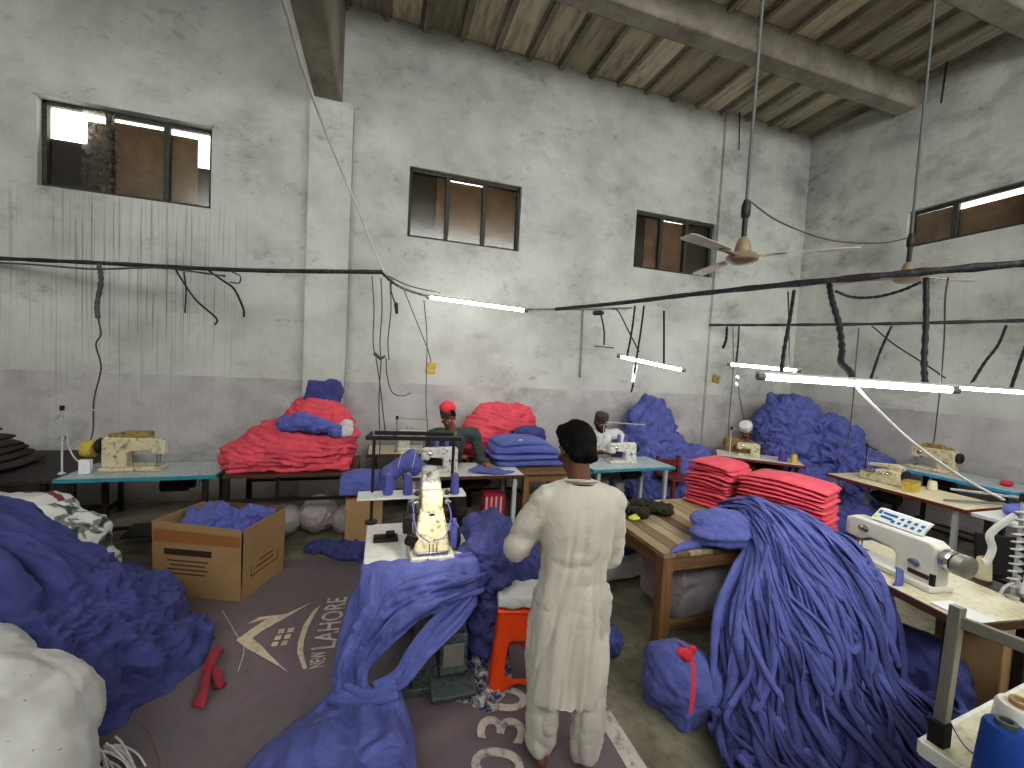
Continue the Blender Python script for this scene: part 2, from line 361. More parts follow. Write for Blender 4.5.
    def ell(s, c, r, n=14, m=9):
        vs = []; c = tuple(c)
        if not isinstance(r, (tuple, list)): r = (r, r, r)
        for j in range(m+1):
            t = PI*j/m
            for i in range(n): p = 2*PI*i/n; vs.append((c[0]+r[0]*math.sin(t)*math.cos(p), c[1]+r[1]*math.sin(t)*math.sin(p), c[2]+r[2]*math.cos(t)))
        fs = [(j*n+i, (j+1)*n+i, (j+1)*n+(i+1) % n, j*n+(i+1) % n) for j in range(m) for i in range(n)]
        return s.add(vs, fs)
    def cap(s, a, b, ra, rb=None, n=12):
        rb = ra if rb is None else rb; a = Vector(tuple(a)); b = Vector(tuple(b)); L = (b-a).length
        pr = [(max(1e-4, ra*math.cos(t)), ra*math.sin(t)) for t in [-PI/2+.01, -1.1, -.6, 0]]+[(max(1e-4, rb*math.cos(t)), L+rb*math.sin(t)) for t in [0, .6, 1.1, PI/2-.01]]
        return s.lathe(pr, a, (b-a) if L > 1e-6 else (0, 0, 1), n)
    def build(s, name, mat, parent=None, world=False, bevel=0., smooth=35, seg=2):
        me = bpy.data.meshes.new(name); vs = s.v
        if world and parent is not None:
            I = INV[parent.name] if parent.name in INV else Matrix()
            vs = [tuple(I @ Vector(v)) for v in vs]
        me.from_pydata(vs, [], s.f); me.materials.append(mat); me.validate()
        o = bpy.data.objects.new(name, me); C.objects.link(o)
        if parent is not None: o.parent = parent
        fixnormals(me)
        if bevel:
            m = o.modifiers.new('bevel', 'BEVEL'); m.width = bevel; m.segments = seg; m.limit_method = 'ANGLE'; m.angle_limit = math.radians(40)
        finish(o, smooth); return o
def fixnormals(me):
    import bmesh
    bm = bmesh.new(); bm.from_mesh(me); bmesh.ops.recalc_face_normals(bm, faces=bm.faces); bm.to_mesh(me); bm.free()
def spline(pts, k_=6):
    P = [Vector(tuple(p)) for p in pts]; P = [P[0]*2-P[1]]+P+[P[-1]*2-P[-2]]; out = []
    for i in range(1, len(P)-2):
        for j in range(k_):
            t = j/k_; a, b, c, d = P[i-1], P[i], P[i+1], P[i+2]
            out.append(.5*((2*b)+(c-a)*t+(2*a-5*b+4*c-d)*t*t+(3*b-a-3*c+d)*t**3))
    out.append(P[-2]); return out
def raw(mb_or, ):
    me = bpy.data.meshes.new('tmp'); me.from_pydata(mb_or.v, [], mb_or.f); return me
def remesh(mb, voxel, smooth=0):
    """fuse the pieces of a builder into one continuous skin; returns (verts, normals, mesh)"""
    me = raw(mb); o = bpy.data.objects.new('tmp', me); C.objects.link(o); fixnormals(me)
    r = o.modifiers.new('r', 'REMESH'); r.mode = 'VOXEL'; r.voxel_size = voxel
    if smooth:
        q = o.modifiers.new('s', 'SMOOTH'); q.iterations = smooth; q.factor = .5
    dg = bpy.context.evaluated_depsgraph_get(); dg.update()
    new = bpy.data.meshes.new_from_object(o.evaluated_get(dg)); bpy.data.objects.remove(o); bpy.data.meshes.remove(me)
    n = len(new.vertices); co = np.empty(n*3); new.vertices.foreach_get('co', co); nr = np.empty(n*3); new.vertex_normals.foreach_get('vector', nr)
    return co.reshape(-1, 3), nr.reshape(-1, 3), new
def blob(name, mb, mat, parent=None, voxel=.015, smooth=3, disp=None, floor=None, world=False, fn=None):
    co, nr, me = remesh(mb, voxel, smooth)
    if disp is not None:
        co = co+nr*disp(co)[:, None]
    if fn is not None: co = fn(co)
    if floor is not None: co[:, 2] = np.maximum(co[:, 2], floor)
    if world and parent is not None and parent.name in INV:
        I = np.array(INV[parent.name]); co = co @ I[:3, :3].T+I[:3, 3]
    me.vertices.foreach_set('co', co.ravel()); me.materials.clear(); me.materials.append(mat); me.name = name; me.update()
    o = bpy.data.objects.new(name, me); C.objects.link(o)
    if parent is not None: o.parent = parent
    finish(o, 180); return o
def grid_mesh(name, V, mat, parent=None, thick=0., closed=False, smooth=180):
    """V: (n, m, 3) array of points"""
    n, m, _ = V.shape; me = bpy.data.meshes.new(name)
    fs = [(i*m+j, (i+1)*m+j, (i+1)*m+(j+1) % m, i*m+(j+1) % m) for i in range(n-1) for j in range(m if closed else m-1)]
    vs = V.reshape(-1, 3)
    if parent is not None and parent.name in INV:
        I = np.array(INV[parent.name]); vs = vs @ I[:3, :3].T+I[:3, 3]
    me.from_pydata([tuple(map(float, p)) for p in vs], [], fs); me.materials.append(mat)
    o = bpy.data.objects.new(name, me); C.objects.link(o)
    if parent is not None: o.parent = parent
    fixnormals(me); finish(o, smooth)
    if thick:
        s = o.modifiers.new('thick', 'SOLIDIFY'); s.thickness = thick; s.offset = 0
    return o
def cr(rows, k_):
    """Catmull-Rom through an (n, ...) array"""
    A = np.asarray(rows, float); A = np.concatenate([[2*A[0]-A[1]], A, [2*A[-1]-A[-2]]]); out = []
    for i in range(1, len(A)-2):
        a, b, c, d = A[i-1], A[i], A[i+1], A[i+2]
        for j in range(k_):
            t = j/k_; out.append(.5*((2*b)+(c-a)*t+(2*a-5*b+4*c-d)*t*t+(3*b-a-3*c+d)*t**3))
    out.append(A[-2]); return np.array(out)
def sheet(rows, ku=14, kv=14):
    """rows of control points -> dense smooth grid"""
    A = cr(np.asarray(rows, float), ku); A = np.swapaxes(A, 0, 1); A = cr(A, kv); return np.swapaxes(A, 0, 1)
def grid_normals(V):
    du = np.gradient(V, axis=0); dv = np.gradient(V, axis=1); n = np.cross(du, dv); n /= np.linalg.norm(n, axis=2)[..., None]+1e-9; return n
def heap(name, c, rx, ry, H, mat, label, cat, pw=1.2, a=.06, s=3., seed=0., rz=0., n=120, m=260, stretch=(1, 1, 1), edge=.12, profile=None, group=None, fine=.45, z0=0., oct=3):
    """loose pile of cloth lying on the floor, as one crumpled surface"""
    u = np.linspace(0, 1, n)[:, None]; t = np.linspace(0, 2*PI, m, endpoint=False)[None, :]
    ex = 1+edge*np.array([perlin(np.stack([np.cos(t[0])*1.7+seed, np.sin(t[0])*1.7, t[0]*0+seed], 1))])*2+edge*.4*np.array([perlin(np.stack([np.cos(t[0])*6+seed, np.sin(t[0])*6, t[0]*0], 1))])*2
    X = u*np.cos(t)*rx*ex; Y = u*np.sin(t)*ry*ex
    prof = (profile(u, t) if profile else (1-u**1.5)**pw)
    Z = H*prof*np.ones_like(t)
    cz, sz = math.cos(rz), math.sin(rz)
    V = np.stack([c[0]+X*cz-Y*sz, c[1]+X*sz+Y*cz, z0+Z], 2)
    N = grid_normals(V); N[N[..., 2] < 0] *= -1; N[0] = (0, 0, 1)
    D = crumple(V.reshape(-1, 3), a, s, seed, stretch, oct, fine).reshape(V.shape[:2])
    fade = np.clip((1-u)*9, 0, 1); V = V+N*(D*(.25+.75*fade))[..., None]
    V[..., 2] = np.maximum(V[..., 2]+.02*fade[..., 0:1]*0, z0+.004); V[-1, :, 2] = z0
    V[0] = V[0].mean(0)
    o = grid_mesh(name, V, mat, None, closed=True); tag(o, label, cat, group); return o
def struct(o): o['kind'] = 'structure'; return o
def place(o, mesh_origin):
    """move an object's origin without moving its mesh"""
    v = Vector(tuple(map(float, mesh_origin))); o.data.transform(Matrix.Translation(-v)); o.location = v; return o
# ================================================================ ROOM
XL, YB, XR, ZC = -5.6, 6.32, 7.74, 6.68
YF = -3.0
def holed(axis, pos, thick, lo, hi, z1, holes):
    mb = MB(); us = sorted({lo, hi, *[h[0] for h in holes], *[h[1] for h in holes]}); zs = sorted({0, z1, *[h[2] for h in holes], *[h[3] for h in holes]})
    for a, b in zip(us, us[1:]):
        for p, q in zip(zs, zs[1:]):
            if any(h[0] <= (a+b)/2 <= h[1] and h[2] <= (p+q)/2 <= h[3] for h in holes): continue
            c = ((a+b)/2, pos+thick/2, (p+q)/2); d = (b-a, thick, q-p)
            if axis == 'x': c = (pos+thick/2, (a+b)/2, (p+q)/2); d = (thick, b-a, q-p)
            mb.box(c, d)
    return mb
WIN = [(-3.84, -2.14, 3.75, 4.74), (.28, 1.97, 3.75, 4.74), (4.03, 5.69, 3.76, 4.72)]
WR = [(2.75, 4.56, 4.13, 4.69)]
struct(holed('y', YB, .25, XL-.25, XR+.25, ZC+.3, WIN).build('wall_back', M['wall'], smooth=None))
struct(holed('x', XR, .25, YF, YB, ZC+.3, WR).build('wall_right', M['wall_r'], smooth=None))
struct(MB().box((XL-.125, (YF+YB)/2, ZC/2+.15), (.25, YB-YF, ZC+.3)).build('wall_left', M['wall_r'], smooth=None))
struct(MB().box(((XL+XR)/2, YF-.125, 2.05), (XR-XL+.5, .25, 4.1)).build('unseen_light_wall', M['wall_r'], smooth=None))  # unseen wall, added and kept low so sky light falls in over it
struct(MB().box(((XL+XR)/2, (YF+YB)/2, -.1), (XR-XL+.5, YB-YF+.5, .2)).build('floor', M['floor'], smooth=None))
ce = struct(MB().box(((XL+XR)/2, (YF+YB)/2, ZC+.08), (XR-XL+.5, YB-YF+.5, .16)).build('ceiling', M['ceil'], smooth=None))
for q in range(-9, 16):
    x = -.11+.52*q
    if x > XR-.02: continue
    MB().box((x, (YF+YB)/2, ZC-.035), (.06, YB-YF, .07)).box((x, (YF+YB)/2, ZC-.003), (.15, YB-YF, .012)).build('ceiling_rib', M['beam'], ce, smooth=None)
struct(MB().box((-.74, YB-.09, 2.655), (.52, .18, 5.31)).build('pillar_left', M['wall'], smooth=None))
struct(MB().box(((5.70+XR)/2, YB-.03, ZC/2), (XR-5.70, .06, ZC)).build('pillar_right', M['wall_r'], smooth=None))
# main girder running towards the camera over the left pillar, two cross beams
struct(MB().box((-.80, (YF+YB)/2, 5.995), (.33, YB-YF, 1.37)).build('ceiling_girder', M['beam'], bevel=.03))
for y0, y1 in ((4.56, 4.84), (3.02, 3.30), (.6, .88)):
    struct(MB().box(((-.64+XR)/2, (y0+y1)/2, 6.49), (XR+.64, y1-y0, .42)).build('ceiling_beam', M['beam'], bevel=.03))

def window(n, x0, x1, z0, z1, side, mull, boards, films=()):
    """a steel window with pieces of board behind the panes; boards: (u0,u1,v0,v1,dark) in 0..1"""
    t = thing('window_%d' % n, None, None, (x0, YB+.1, z0) if side == 'y' else (XR+.1, x1, z0), 0 if side == 'y' else -PI/2)
    t['kind'] = 'structure'
    W, H = x1-x0, z1-z0; fw = .045
    f = MB()
    for a, b in (((0, 0, 0), (W, 0, 0)), ((0, 0, H), (W, 0, H))): f.box(((a[0]+b[0])/2, 0, a[2]+(fw/2 if a[2] == 0 else -fw/2)), (W, .06, fw))
    for u in (fw/2, W-fw/2): f.box((u, 0, H/2), (fw, .06, H))
    f.build('window_frame', M['frame'], t, bevel=.004)
    for u in mull: MB().box((u*W, 0, H/2), (.06, .065, H-.04)).build('mullion', M['frame'], t, bevel=.004)
    MB().box((W/2, .012, H/2), (W-.05, .004, H-.05)).build('pane', M['glass'], t)
    for i, (u0, u1, v0, v1, dk) in enumerate(boards):
        V = np.zeros((14, 14, 3)); a, b = np.meshgrid(np.linspace(u0*W, u1*W, 14), np.linspace(v0*H, v1*H, 14), indexing='ij')
        V[..., 0] = a; V[..., 2] = b; V[..., 1] = .05+.006*i+.012*perlin(np.stack([a.ravel()*4, b.ravel()*4, a.ravel()*0+i], 1)).reshape(14, 14)
        I = INV.pop(t.name); o = grid_mesh('window_board', V, M['kraftd' if dk else 'kraft'], t, thick=.004); INV[t.name] = I
    for (u0, u1, v0, v1) in films:
        V = np.zeros((30, 30, 3)); a, b = np.meshgrid(np.linspace(u0*W, u1*W, 30), np.linspace(v0*H, v1*H, 30), indexing='ij')
        P = np.stack([a.ravel()*5, b.ravel()*3, a.ravel()*0], 1)
        V[..., 0] = a+.05*perlin(P+4).reshape(30, 30); V[..., 2] = b; V[..., 1] = -.045+.03*perlin(P*1.7).reshape(30, 30)
        I = INV.pop(t.name); grid_mesh('plastic_film', V, M['film'], t); INV[t.name] = I
    return t
window(1, *WIN[0], 'y', (.365, .705), [(.0, .30, 0, .60, 1), (.22, .37, 0, .88, 0), (.36, .71, 0, .93, 0), (.70, .88, 0, .90, 0), (.86, 1, 0, .55, 1)], [(.22, .42, .1, .98)])
window(2, *WIN[1], 'y', (.335, .665), [(0, .24, 0, 1, 1), (.2, .36, 0, 1, 0), (.34, .655, 0, .95, 0), (.685, 1, 0, .985, 0)])
window(3, *WIN[2], 'y', (.34, .66), [(0, .17, 0, 1, 1), (.15, .36, 0, 1, 0), (.34, .66, 0, .955, 0), (.64, 1, 0, 1, 1)])
window(4, WR[0][0], WR[0][1], WR[0][2], WR[0][3], 'x', (.30, .70), [(0, .31, 0, .93, 0), (.29, .71, 0, .80, 0), (.69, 1, 0, .86, 1)])
# plaster ledge above window 1
struct(MB().box((-2.99, YB-.02, 4.765), (1.74, .06, .045)).build('trim_1', M['wall'], bevel=.008))

# ================================================================ FLOOR MAT (printed banner laid on the floor)
t = thing('floor_banner', 'large dirty purple-grey printed vinyl banner laid over the concrete floor', 'banner', (0, 2.6, 0))
mx, my0, my1, mxl = 1.35, .7, 4.35, -2.6
nx, ny = 60, 50
a, b = np.meshgrid(np.linspace(mxl, mx, nx), np.linspace(my0, my1, ny), indexing='ij')
V = np.stack([a, b, .005+.002*perlin(np.stack([a.ravel()*2, b.ravel()*2, a.ravel()*0], 1)).reshape(nx, ny)], 2)
grid_mesh('banner_sheet', V, M['mat'], t)
ZP = .0105
def flat(name, polys, mat, z=ZP):
    mb = MB()
    for p in polys: mb.prism([tuple(q[:2]) for q in p], z-.001, z)
    return mb.build(name, mat, t, world=True, smooth=None)
def px(*pts): return [at(x, y, z=ZP) for x, y in pts]
flat('border_stripe', [[(1.25, .7), (1.35, .7), (1.35, 4.35), (1.25, 4.35)]], M['paintw'], .0095)
flat('roof_emblem', [px((236, 637), (247, 628), (262, 617), (273, 610), (270, 617), (288, 615), (309, 604), (291, 620), (272, 632), (255, 638), (266, 650), (286, 671), (268, 659), (262, 656), (245, 644), (240, 640))][:0] +
     [px((236, 640), (250, 630), (268, 618), (247, 624), (259, 617), (286, 614), (312, 602), (285, 618), (262, 631), (252, 638)),
      px((236, 640), (252, 638), (262, 646), (270, 655), (288, 672), (268, 660), (248, 649), (240, 643)),
      ], M['paint'])
flat('arc_emblem', [px((321, 604), (313, 611), (303, 626), (298, 642), (297, 652), (303, 669), (307, 668), (303, 652), (304, 640), (308, 627), (315, 614))], M['paint'])
sq = []
for r in range(3):
    for q in range(2):
        x = 276+q*9.5-r*3.2+3; y = 629.5+r*6.4-q*1.2
        sq.append(px((x, y), (x+6, y-1), (x+4.6, y+3.4), (x-1.6, y+4.2)))
flat('window_emblem', sq, M['paint'])
def text(body, name, p0, p1, size, mat, xs=1.):
    """lettering lying on the banner, reading from p0 towards p1"""
    cu = bpy.data.curves.new('lettering', 'FONT'); cu.body = body; cu.size = size; cu.extrude = .0004; cu.offset = size*.012; cu.space_character = 1.05
    o = bpy.data.objects.new('lettering', cu); C.objects.link(o); dg = bpy.context.evaluated_depsgraph_get(); dg.update()
    me = bpy.data.meshes.new_from_object(o.evaluated_get(dg)); bpy.data.objects.remove(o)
    w = max(v.co.x for v in me.vertices); p0 = Vector(tuple(p0)); p1 = Vector(tuple(p1)); L = (p1-p0).length; an = math.atan2(p1.y-p0.y, p1.x-p0.x)
    me.transform(Matrix.Translation((p0.x, p0.y, ZP)) @ Matrix.Rotation(an, 4, 'Z') @ Matrix.Diagonal((L/w*xs, 1, 1, 1)))
    me.transform(INV[t.name]); me.materials.clear(); me.materials.append(mat); me.name = name
    q = bpy.data.objects.new(name, me); C.objects.link(q); q.parent = t; return q
text('NEW', 'lettering', at(324.5, 668, z=0), at(326, 652, z=0), .13, M['paintw'])
text('LAHORE', 'lettering', at(334, 650, z=0), at(347, 598, z=0), .21, M['paintw'])
text('030', 'lettering', at(521, 790, z=0), at(526, 690, z=0), .36, M['paintw'])

# fold and loose threads on the banner
th = MB().tube([at(104+118, 610, z=.006), at(236, 634, z=.006), at(244, 648, z=.008), at(238, 672, z=.006)], .0022, 5).build('loose_thread', M['cablew']); tag(th, 'thin pale thread lying across the banner below the roof emblem', 'thread')
th = MB().tube([at(136, 716, z=.01), at(150, 732, z=.01), at(158, 752, z=.01), at(163, 772, z=.01)], .0035, 6).build('pink_cord', M['pinkc']); tag(th, 'thin pinkish cord on the floor beside the white sack', 'cord')
# red strip of cloth on the floor
rows = []
for (a_, b_, h) in (((192, 708), (204, 709), .012), ((199, 690), (208, 690), .05), ((202, 674), (212, 672), .02), ((206, 660), (216, 660), .07), ((212, 648), (222, 650), .05), ((217, 645), (224, 652), .015)):
    p, q = at(*a_, z=h), at(*b_, z=h+.01); rows.append([p, (p+q)/2+np.array([0, 0, .012]), q])
V = sheet(rows, 8, 6); o = grid_mesh('red_rag', V, M['redd'], thick=.006); tag(o, 'crumpled red cloth strip lying alone on the banner', 'cloth')
rows = [[at(213, 668, z=.05), at(217, 668, z=.055), at(221, 668, z=.05)], [at(213, 680, z=.03), at(219, 681, z=.05), at(224, 680, z=.03)], [at(215, 690, z=.008), at(221, 688, z=.03), at(227, 683, z=.008)]]
V = sheet(rows, 8, 6); q = grid_mesh('rag_tail', V, M['redd'], o, thick=.006)
# ================================================================ TABLES
def table(label, loc, rz, L, W, h, top, edge, legm, thick=.035, style='steel', treadle=True, motor=True, cat='table', name='sewing_table', group=None, legs=None):
    """local x along the length, y towards the far side, origin at centre of the footprint"""
    t = thing(name, label, cat, loc, rz, group)
    MB().box((0, 0, h-thick/2), (L-.01, W-.01, thick-.002)).build('tabletop', top, t, bevel=.004)
    e = MB()
    for c, d in (((0, -W/2, h-thick/2), (L, .016, thick)), ((0, W/2, h-thick/2), (L, .016, thick)), ((-L/2, 0, h-thick/2), (.016, W, thick)), ((L/2, 0, h-thick/2), (.016, W, thick))): e.box(c, d)
    e.build('edge_trim', edge, t, bevel=.003)
    lx, ly = L/2-.10, W/2-.06
    if legs is None: legs = [(-1, -1), (1, -1), (-1, 1), (1, 1)]
    for i, j in legs:
        m = MB()
        if style == 'steel': m.box((i*lx, j*ly, (h-thick)/2), (.045, .045, h-thick)); m.box((i*lx, j*ly, .01), (.06, .06, .02))
        else: m.box((i*(L/2-.05), j*(W/2-.05), (h-thick)/2), (.075, .075, h-thick))
        m.build('leg', legm, t, bevel=.003)
    if style == 'steel':
        for i in (-1, 1): MB().bar((i*lx, -ly, .12), (i*lx, ly, .12), .035, .035).build('foot_rail', legm, t, bevel=.003)
        MB().bar((-lx, ly*.6, .12), (lx, ly*.6, .12), .035, .035).build('cross_rail', legm, t, bevel=.003)
        if treadle: MB().box((0, -.02, .15), (.42, .26, .02), (.18, 0, 0)).build('treadle', M['dark'], t, bevel=.004)
        if motor:
            m = MB().cyl((.05, .04, h-.17), (.27, .04, h-.17), .075, n=20).cyl((.27, .04, h-.17), (.33, .04, h-.17), .045, n=16).box((.12, .04, h-.07), (.1, .06, .07)); mo = m.build('motor', M['dark'], t, bevel=.004)
            MB().tube([(.36, .04, h-.2), (.36, .08, h-.1), (.36, .08, h-.03)], .006, 6).build('drive_belt', M['rubber'], mo)
    else:
        for j in (-1, 1): MB().box((0, j*(W/2-.05), h-thick-.045), (L-.17, .03, .09)).build('apron', legm, t, bevel=.002)
        for i in (-1, 1): MB().box((i*(L/2-.05), 0, h-thick-.045), (.03, W-.17, .09)).build('apron', legm, t, bevel=.002)
    return t

# ---- sewing machines -------------------------------------------------------
def lockstitch(label, loc, rz, body, base, s=1., cover=None, motor_end=None, cones=0, group=None, face='enamel', name='sewing_machine'):
    """flat-bed machine; local x along the bed, needle at -x end, hand wheel at +x; operator side is -y"""
    t = thing(name, label, 'sewing machine', loc, rz, group)
    def S(*v): return tuple(q*s for q in v)
    MB().box(S(0, 0, .02), S(.48, .18, .04)).build('bed', base, t, bevel=.008)
    arm = MB()
    arm.slab([S(.04, -.055, .03), S(.235, -.055, .03), S(.235, -.055, .29), S(.20, -.055, .315), S(-.20, -.055, .305), S(-.235, -.055, .28), S(-.235, -.055, .15), S(-.15, -.055, .145), S(-.13, -.055, .185), S(.02, -.055, .17), S(.045, -.055, .14)], S(0, .11, 0))
    arm.build('arm', body, t, bevel=.018*s, seg=3)
    MB().box(S(-.238, 0, .215), S(.012, .085, .125)).build('face_plate', M[face], t, bevel=.004)
    MB().cyl(S(-.195, 0, .15), S(-.195, 0, .05), .006*s, n=8).cyl(S(-.195, 0, .06), S(-.195, 0, .035), .002*s, n=6).build('needle_bar', M['chrome'], t)
    MB().cyl(S(-.17, 0, .15), S(-.17, 0, .06), .005*s, n=8).box(S(-.18, -.012, .045), S(.045, .02, .006)).box(S(-.17, 0, .055), S(.02, .02, .025)).build('presser_foot', M['chrome'], t, bevel=.001)
    MB().box(S(-.19, 0, .041), S(.06, .13, .004)).build('throat_plate', M['chrome'], t)
    MB().lathe([(r*s, h*s) for r, h in ((.02, 0), (.062, 0), (.07, .008), (.07, .03), (.06, .04), (.03, .045), (.028, .055), (.01, .056))], S(.24, 0, .225), (1, 0, 0), 28).build('hand_wheel', M['dark'] if body is not M['enamel'] else M['chrome'], t)
    MB().lathe([(r*s, h*s) for r, h in ((.03, 0), (.03, .008), (.02, .014), (.006, .02))], S(-.13, -.055, .235), (0, -1, 0), 18).build('tension_dial', M['chrome'], t)
    MB().lathe([(r*s, h*s) for r, h in ((.028, 0), (.028, .008), (.018, .012))], S(.14, -.055, .14), (0, -1, 0), 20).build('stitch_dial', M['chrome'], t)
    for x in (.02, .09): MB().cyl(S(x, .02, .31), S(x, .02, .36), .004*s, n=8).build('spool_pin', M['chrome'], t)
    if cover: MB().box(S(-.02, 0, .335), S(.22, .10, .05)).box(S(.14, .0, .325), S(.10, .09, .03)).build('top_cover', cover, t, bevel=.008)
    if motor_end: MB().lathe([(r*s, h*s) for r, h in ((.04, 0), (.075, .01), (.08, .06), (.07, .1), (.03, .115))], S(.285, .0, .2), (1, 0, 0), 20).build('end_motor', motor_end, t)
    for i in range(cones):
        x = -.04+.13*i; cone(None, None, S(x, .05, .315), .034*s, .12*s, M['thread'], parent=t)
    return t
def cone(label, group, loc, r, h, mat, parent=None, name='thread_cone', core=None):
    if parent is None:
        t = thing(name, label, 'thread', loc, 0, group); l0 = (0, 0, 0)
    else: t, l0 = parent, loc
    y = MB().lathe([(r*.9, .02*h), (r, .06*h), (r*.93, .3*h), (r*.86, .6*h), (r*.78, .9*h), (r*.7, .94*h)], l0, n=22).build('yarn' if parent is None else 'yarn_cone', mat, t)
    MB().lathe([(r*.93, 0), (r*.93, .02*h), (r*.5, .02*h), (r*.40, h), (r*.26, h), (r*.24, .9*h)], l0, n=18).build('core', core or M['card'], t if parent is None else y)
    return t
def overlock(label, loc, rz, body, s=1., name='overlock_machine'):
    t = thing(name, label, 'sewing machine', loc, rz)
    def S(*v): return tuple(q*s for q in v)
    MB().slab([S(-.2, -.12, 0), S(.2, -.12, 0), S(.2, -.12, .15), S(.13, -.12, .17), S(-.02, -.12, .16), S(-.06, -.12, .11), S(-.2, -.12, .10)], S(0, .22, 0)).build('body', body, t, bevel=.012*s)
    MB().slab([S(-.16, -.05, .20), S(.12, -.05, .24), S(.19, -.05, .22), S(.19, -.05, .14), S(.09, -.05, .14), S(.07, -.05, .18), S(-.16, -.05, .165)], S(0, .09, 0)).build('arm', body, t, bevel=.01*s)
    MB().box(S(-.09, -.10, .115), S(.14, .1, .012)).build('cloth_plate', M['chrome'], t, bevel=.002)
    MB().cyl(S(-.14, -.02, .17), S(-.14, -.02, .11), .006*s, n=8).build('needle_bar', M['chrome'], t)
    MB().lathe([(r*s, h*s) for r, h in ((.02, 0), (.06, 0), (.065, .01), (.065, .03), (.04, .035), (.01, .04))], S(.2, 0, .12), (1, 0, 0), 24).build('hand_wheel', M['dark'], t)
    for i in range(4): MB().lathe([(.014*s, 0), (.014*s, .01), (.006*s, .018), (.004*s, .03)], S(-.02+i*.04, -.12, .125), (0, -1, 0), 12).build('tension_dial', M['chrome'], t)
    MB().tube([S(-.08, 0, .22), S(-.08, 0, .30), S(.0, .0, .33)], .004*s, 6).build('thread_guide', M['chrome'], t)
    return t
def stand(label, loc, h, arm, dirx, mat, rings=True, name='thread_stand'):
    """slim post with a cross arm and thread eyes"""
    t = thing(name, label, 'thread stand', loc)
    MB().lathe([(.03, 0), (.03, .01), (.012, .02), (.009, .03), (.008, h)], n=12).build('post', mat, t)
    d = Vector((dirx[0], dirx[1], 0)).normalized()
    MB().bar((0, 0, h-.01), tuple(d*arm+Vector((0, 0, h-.01-.02))), .012, .012).build('arm', mat, t)
    MB().lathe([(.016, -.02), (.02, 0), (.016, .025)], (0, 0, h-.01), n=12).build('clamp', M['dark'], t)
    if rings: MB().tube([(0, 0, h*.5), (.03, 0, h*.5+.02), (0, .0, h*.5+.05), (-.03, 0, h*.5+.01)], .004, 6).build('thread_eye', M['chrome'], t)
    return t

# ---- left back table with cream machine
table('sewing table with a grey-blue top and teal edge under the cream sewing machine at left', (-2.12, 4.98, 0), .02, 1.22, .62, .76, M['lamg'], M['teal'], M['dark'])
lockstitch('worn cream sewing machine with mustard top cover on the teal-edged table at left', (-2.28, 4.98, .76), PI, M['cream'], M['cream'], 1.05, cover=M['mustard'], motor_end=M['yellow'])
s_ = stand('pale thread stand with a sideways arm beside the cream machine at left', at(62, 474, z=.76), .62, .36, (1, .05), M['pale'])
MB().tube([(0, 0, .56), (-.05, .01, .5), (.02, .01, .4), (.05, .0, .25), (.1, .02, .12), (.2, .05, .06)], .008, 6).build('thread_tube', M['pale'], s_)
b = MB().box((0, 0, .065), (.085, .05, .13)).build('paper_box', M['paper'], bevel=.003); b.location = tuple(at(76, 474, z=.76)+np.array([.06, .02, 0])); tag(b, 'small white paper box standing on the teal-edged table at left', 'box')
table('low black cutting table at the left edge under dark folded cloth', (-3.75, 5.45, 0), 0, 1.9, 1.3, .72, M['black_board'], M['black_board'], M['dark'], treadle=False, motor=False, name='cutting_table')
# ---- red pile table
t = thing('work_table', 'dark steel-framed table carrying the big red cloth pile by the left pillar', 'table', (-.83, 5.10, 0))
MB().box((0, 0, .735), (1.24, .84, .03)).build('tabletop', M['darkwood'], t, bevel=.003)
for i in (-1, 1):
    for j in (-1, 1): MB().box((i*.59, j*.38, .36), (.05, .05, .72)).build('leg', M['dark'], t, bevel=.003)
for j in (-1, 1): MB().box((0, j*.38, .48), (1.14, .03, .03)).build('rail', M['dark'], t)
MB().box((-.14, -.38, .60), (.03, .03, .24)).build('stay', M['dark'], t)
# ---- red-cap worker's table
table('white sewing table with brown edge where the red-capped worker sits', (.93, 4.7, 0), -.02, 1.32, .62, .76, M['lam'], M['darkwood'], M['pale'], motor=True)
lockstitch('white sewing machine on the brown-edged table in front of the red-capped worker', (.66, 4.66, .76), 0, M['whitem'], M['whitem'], .85, cones=2)
table('small brown-edged sewing table behind at the back wall with a cream top', (.32, 5.82, 0), 0, .9, .6, .76, M['lamc'], M['darkwood'], M['dark'], motor=False)
lockstitch('pale sewing machine on the small back-wall table left of the red-capped worker', (.44, 5.78, .76), PI, M['whitem'], M['enamel'], .85)
stand('grey thread stand with long arm at the back wall left of the red cap', (.22, 5.66, .76), .46, .42, (1, -.1), M['steel'])
# ---- brown table with blue stacks
table('brown wooden table carrying the flat blue cloth stacks beside the red-capped worker', (2.01, 5.0, 0), 0, .80, 1.0, .75, M['woodx'], M['woodx'], M['wood'], style='wood', name='work_table', thick=.03)
table('dark low bench against the back wall under the rounded red pile', (1.62, 5.80, 0), 0, 1.0, .56, .71, M['darkwood'], M['darkwood'], M['dark'], treadle=False, motor=False, name='bench')
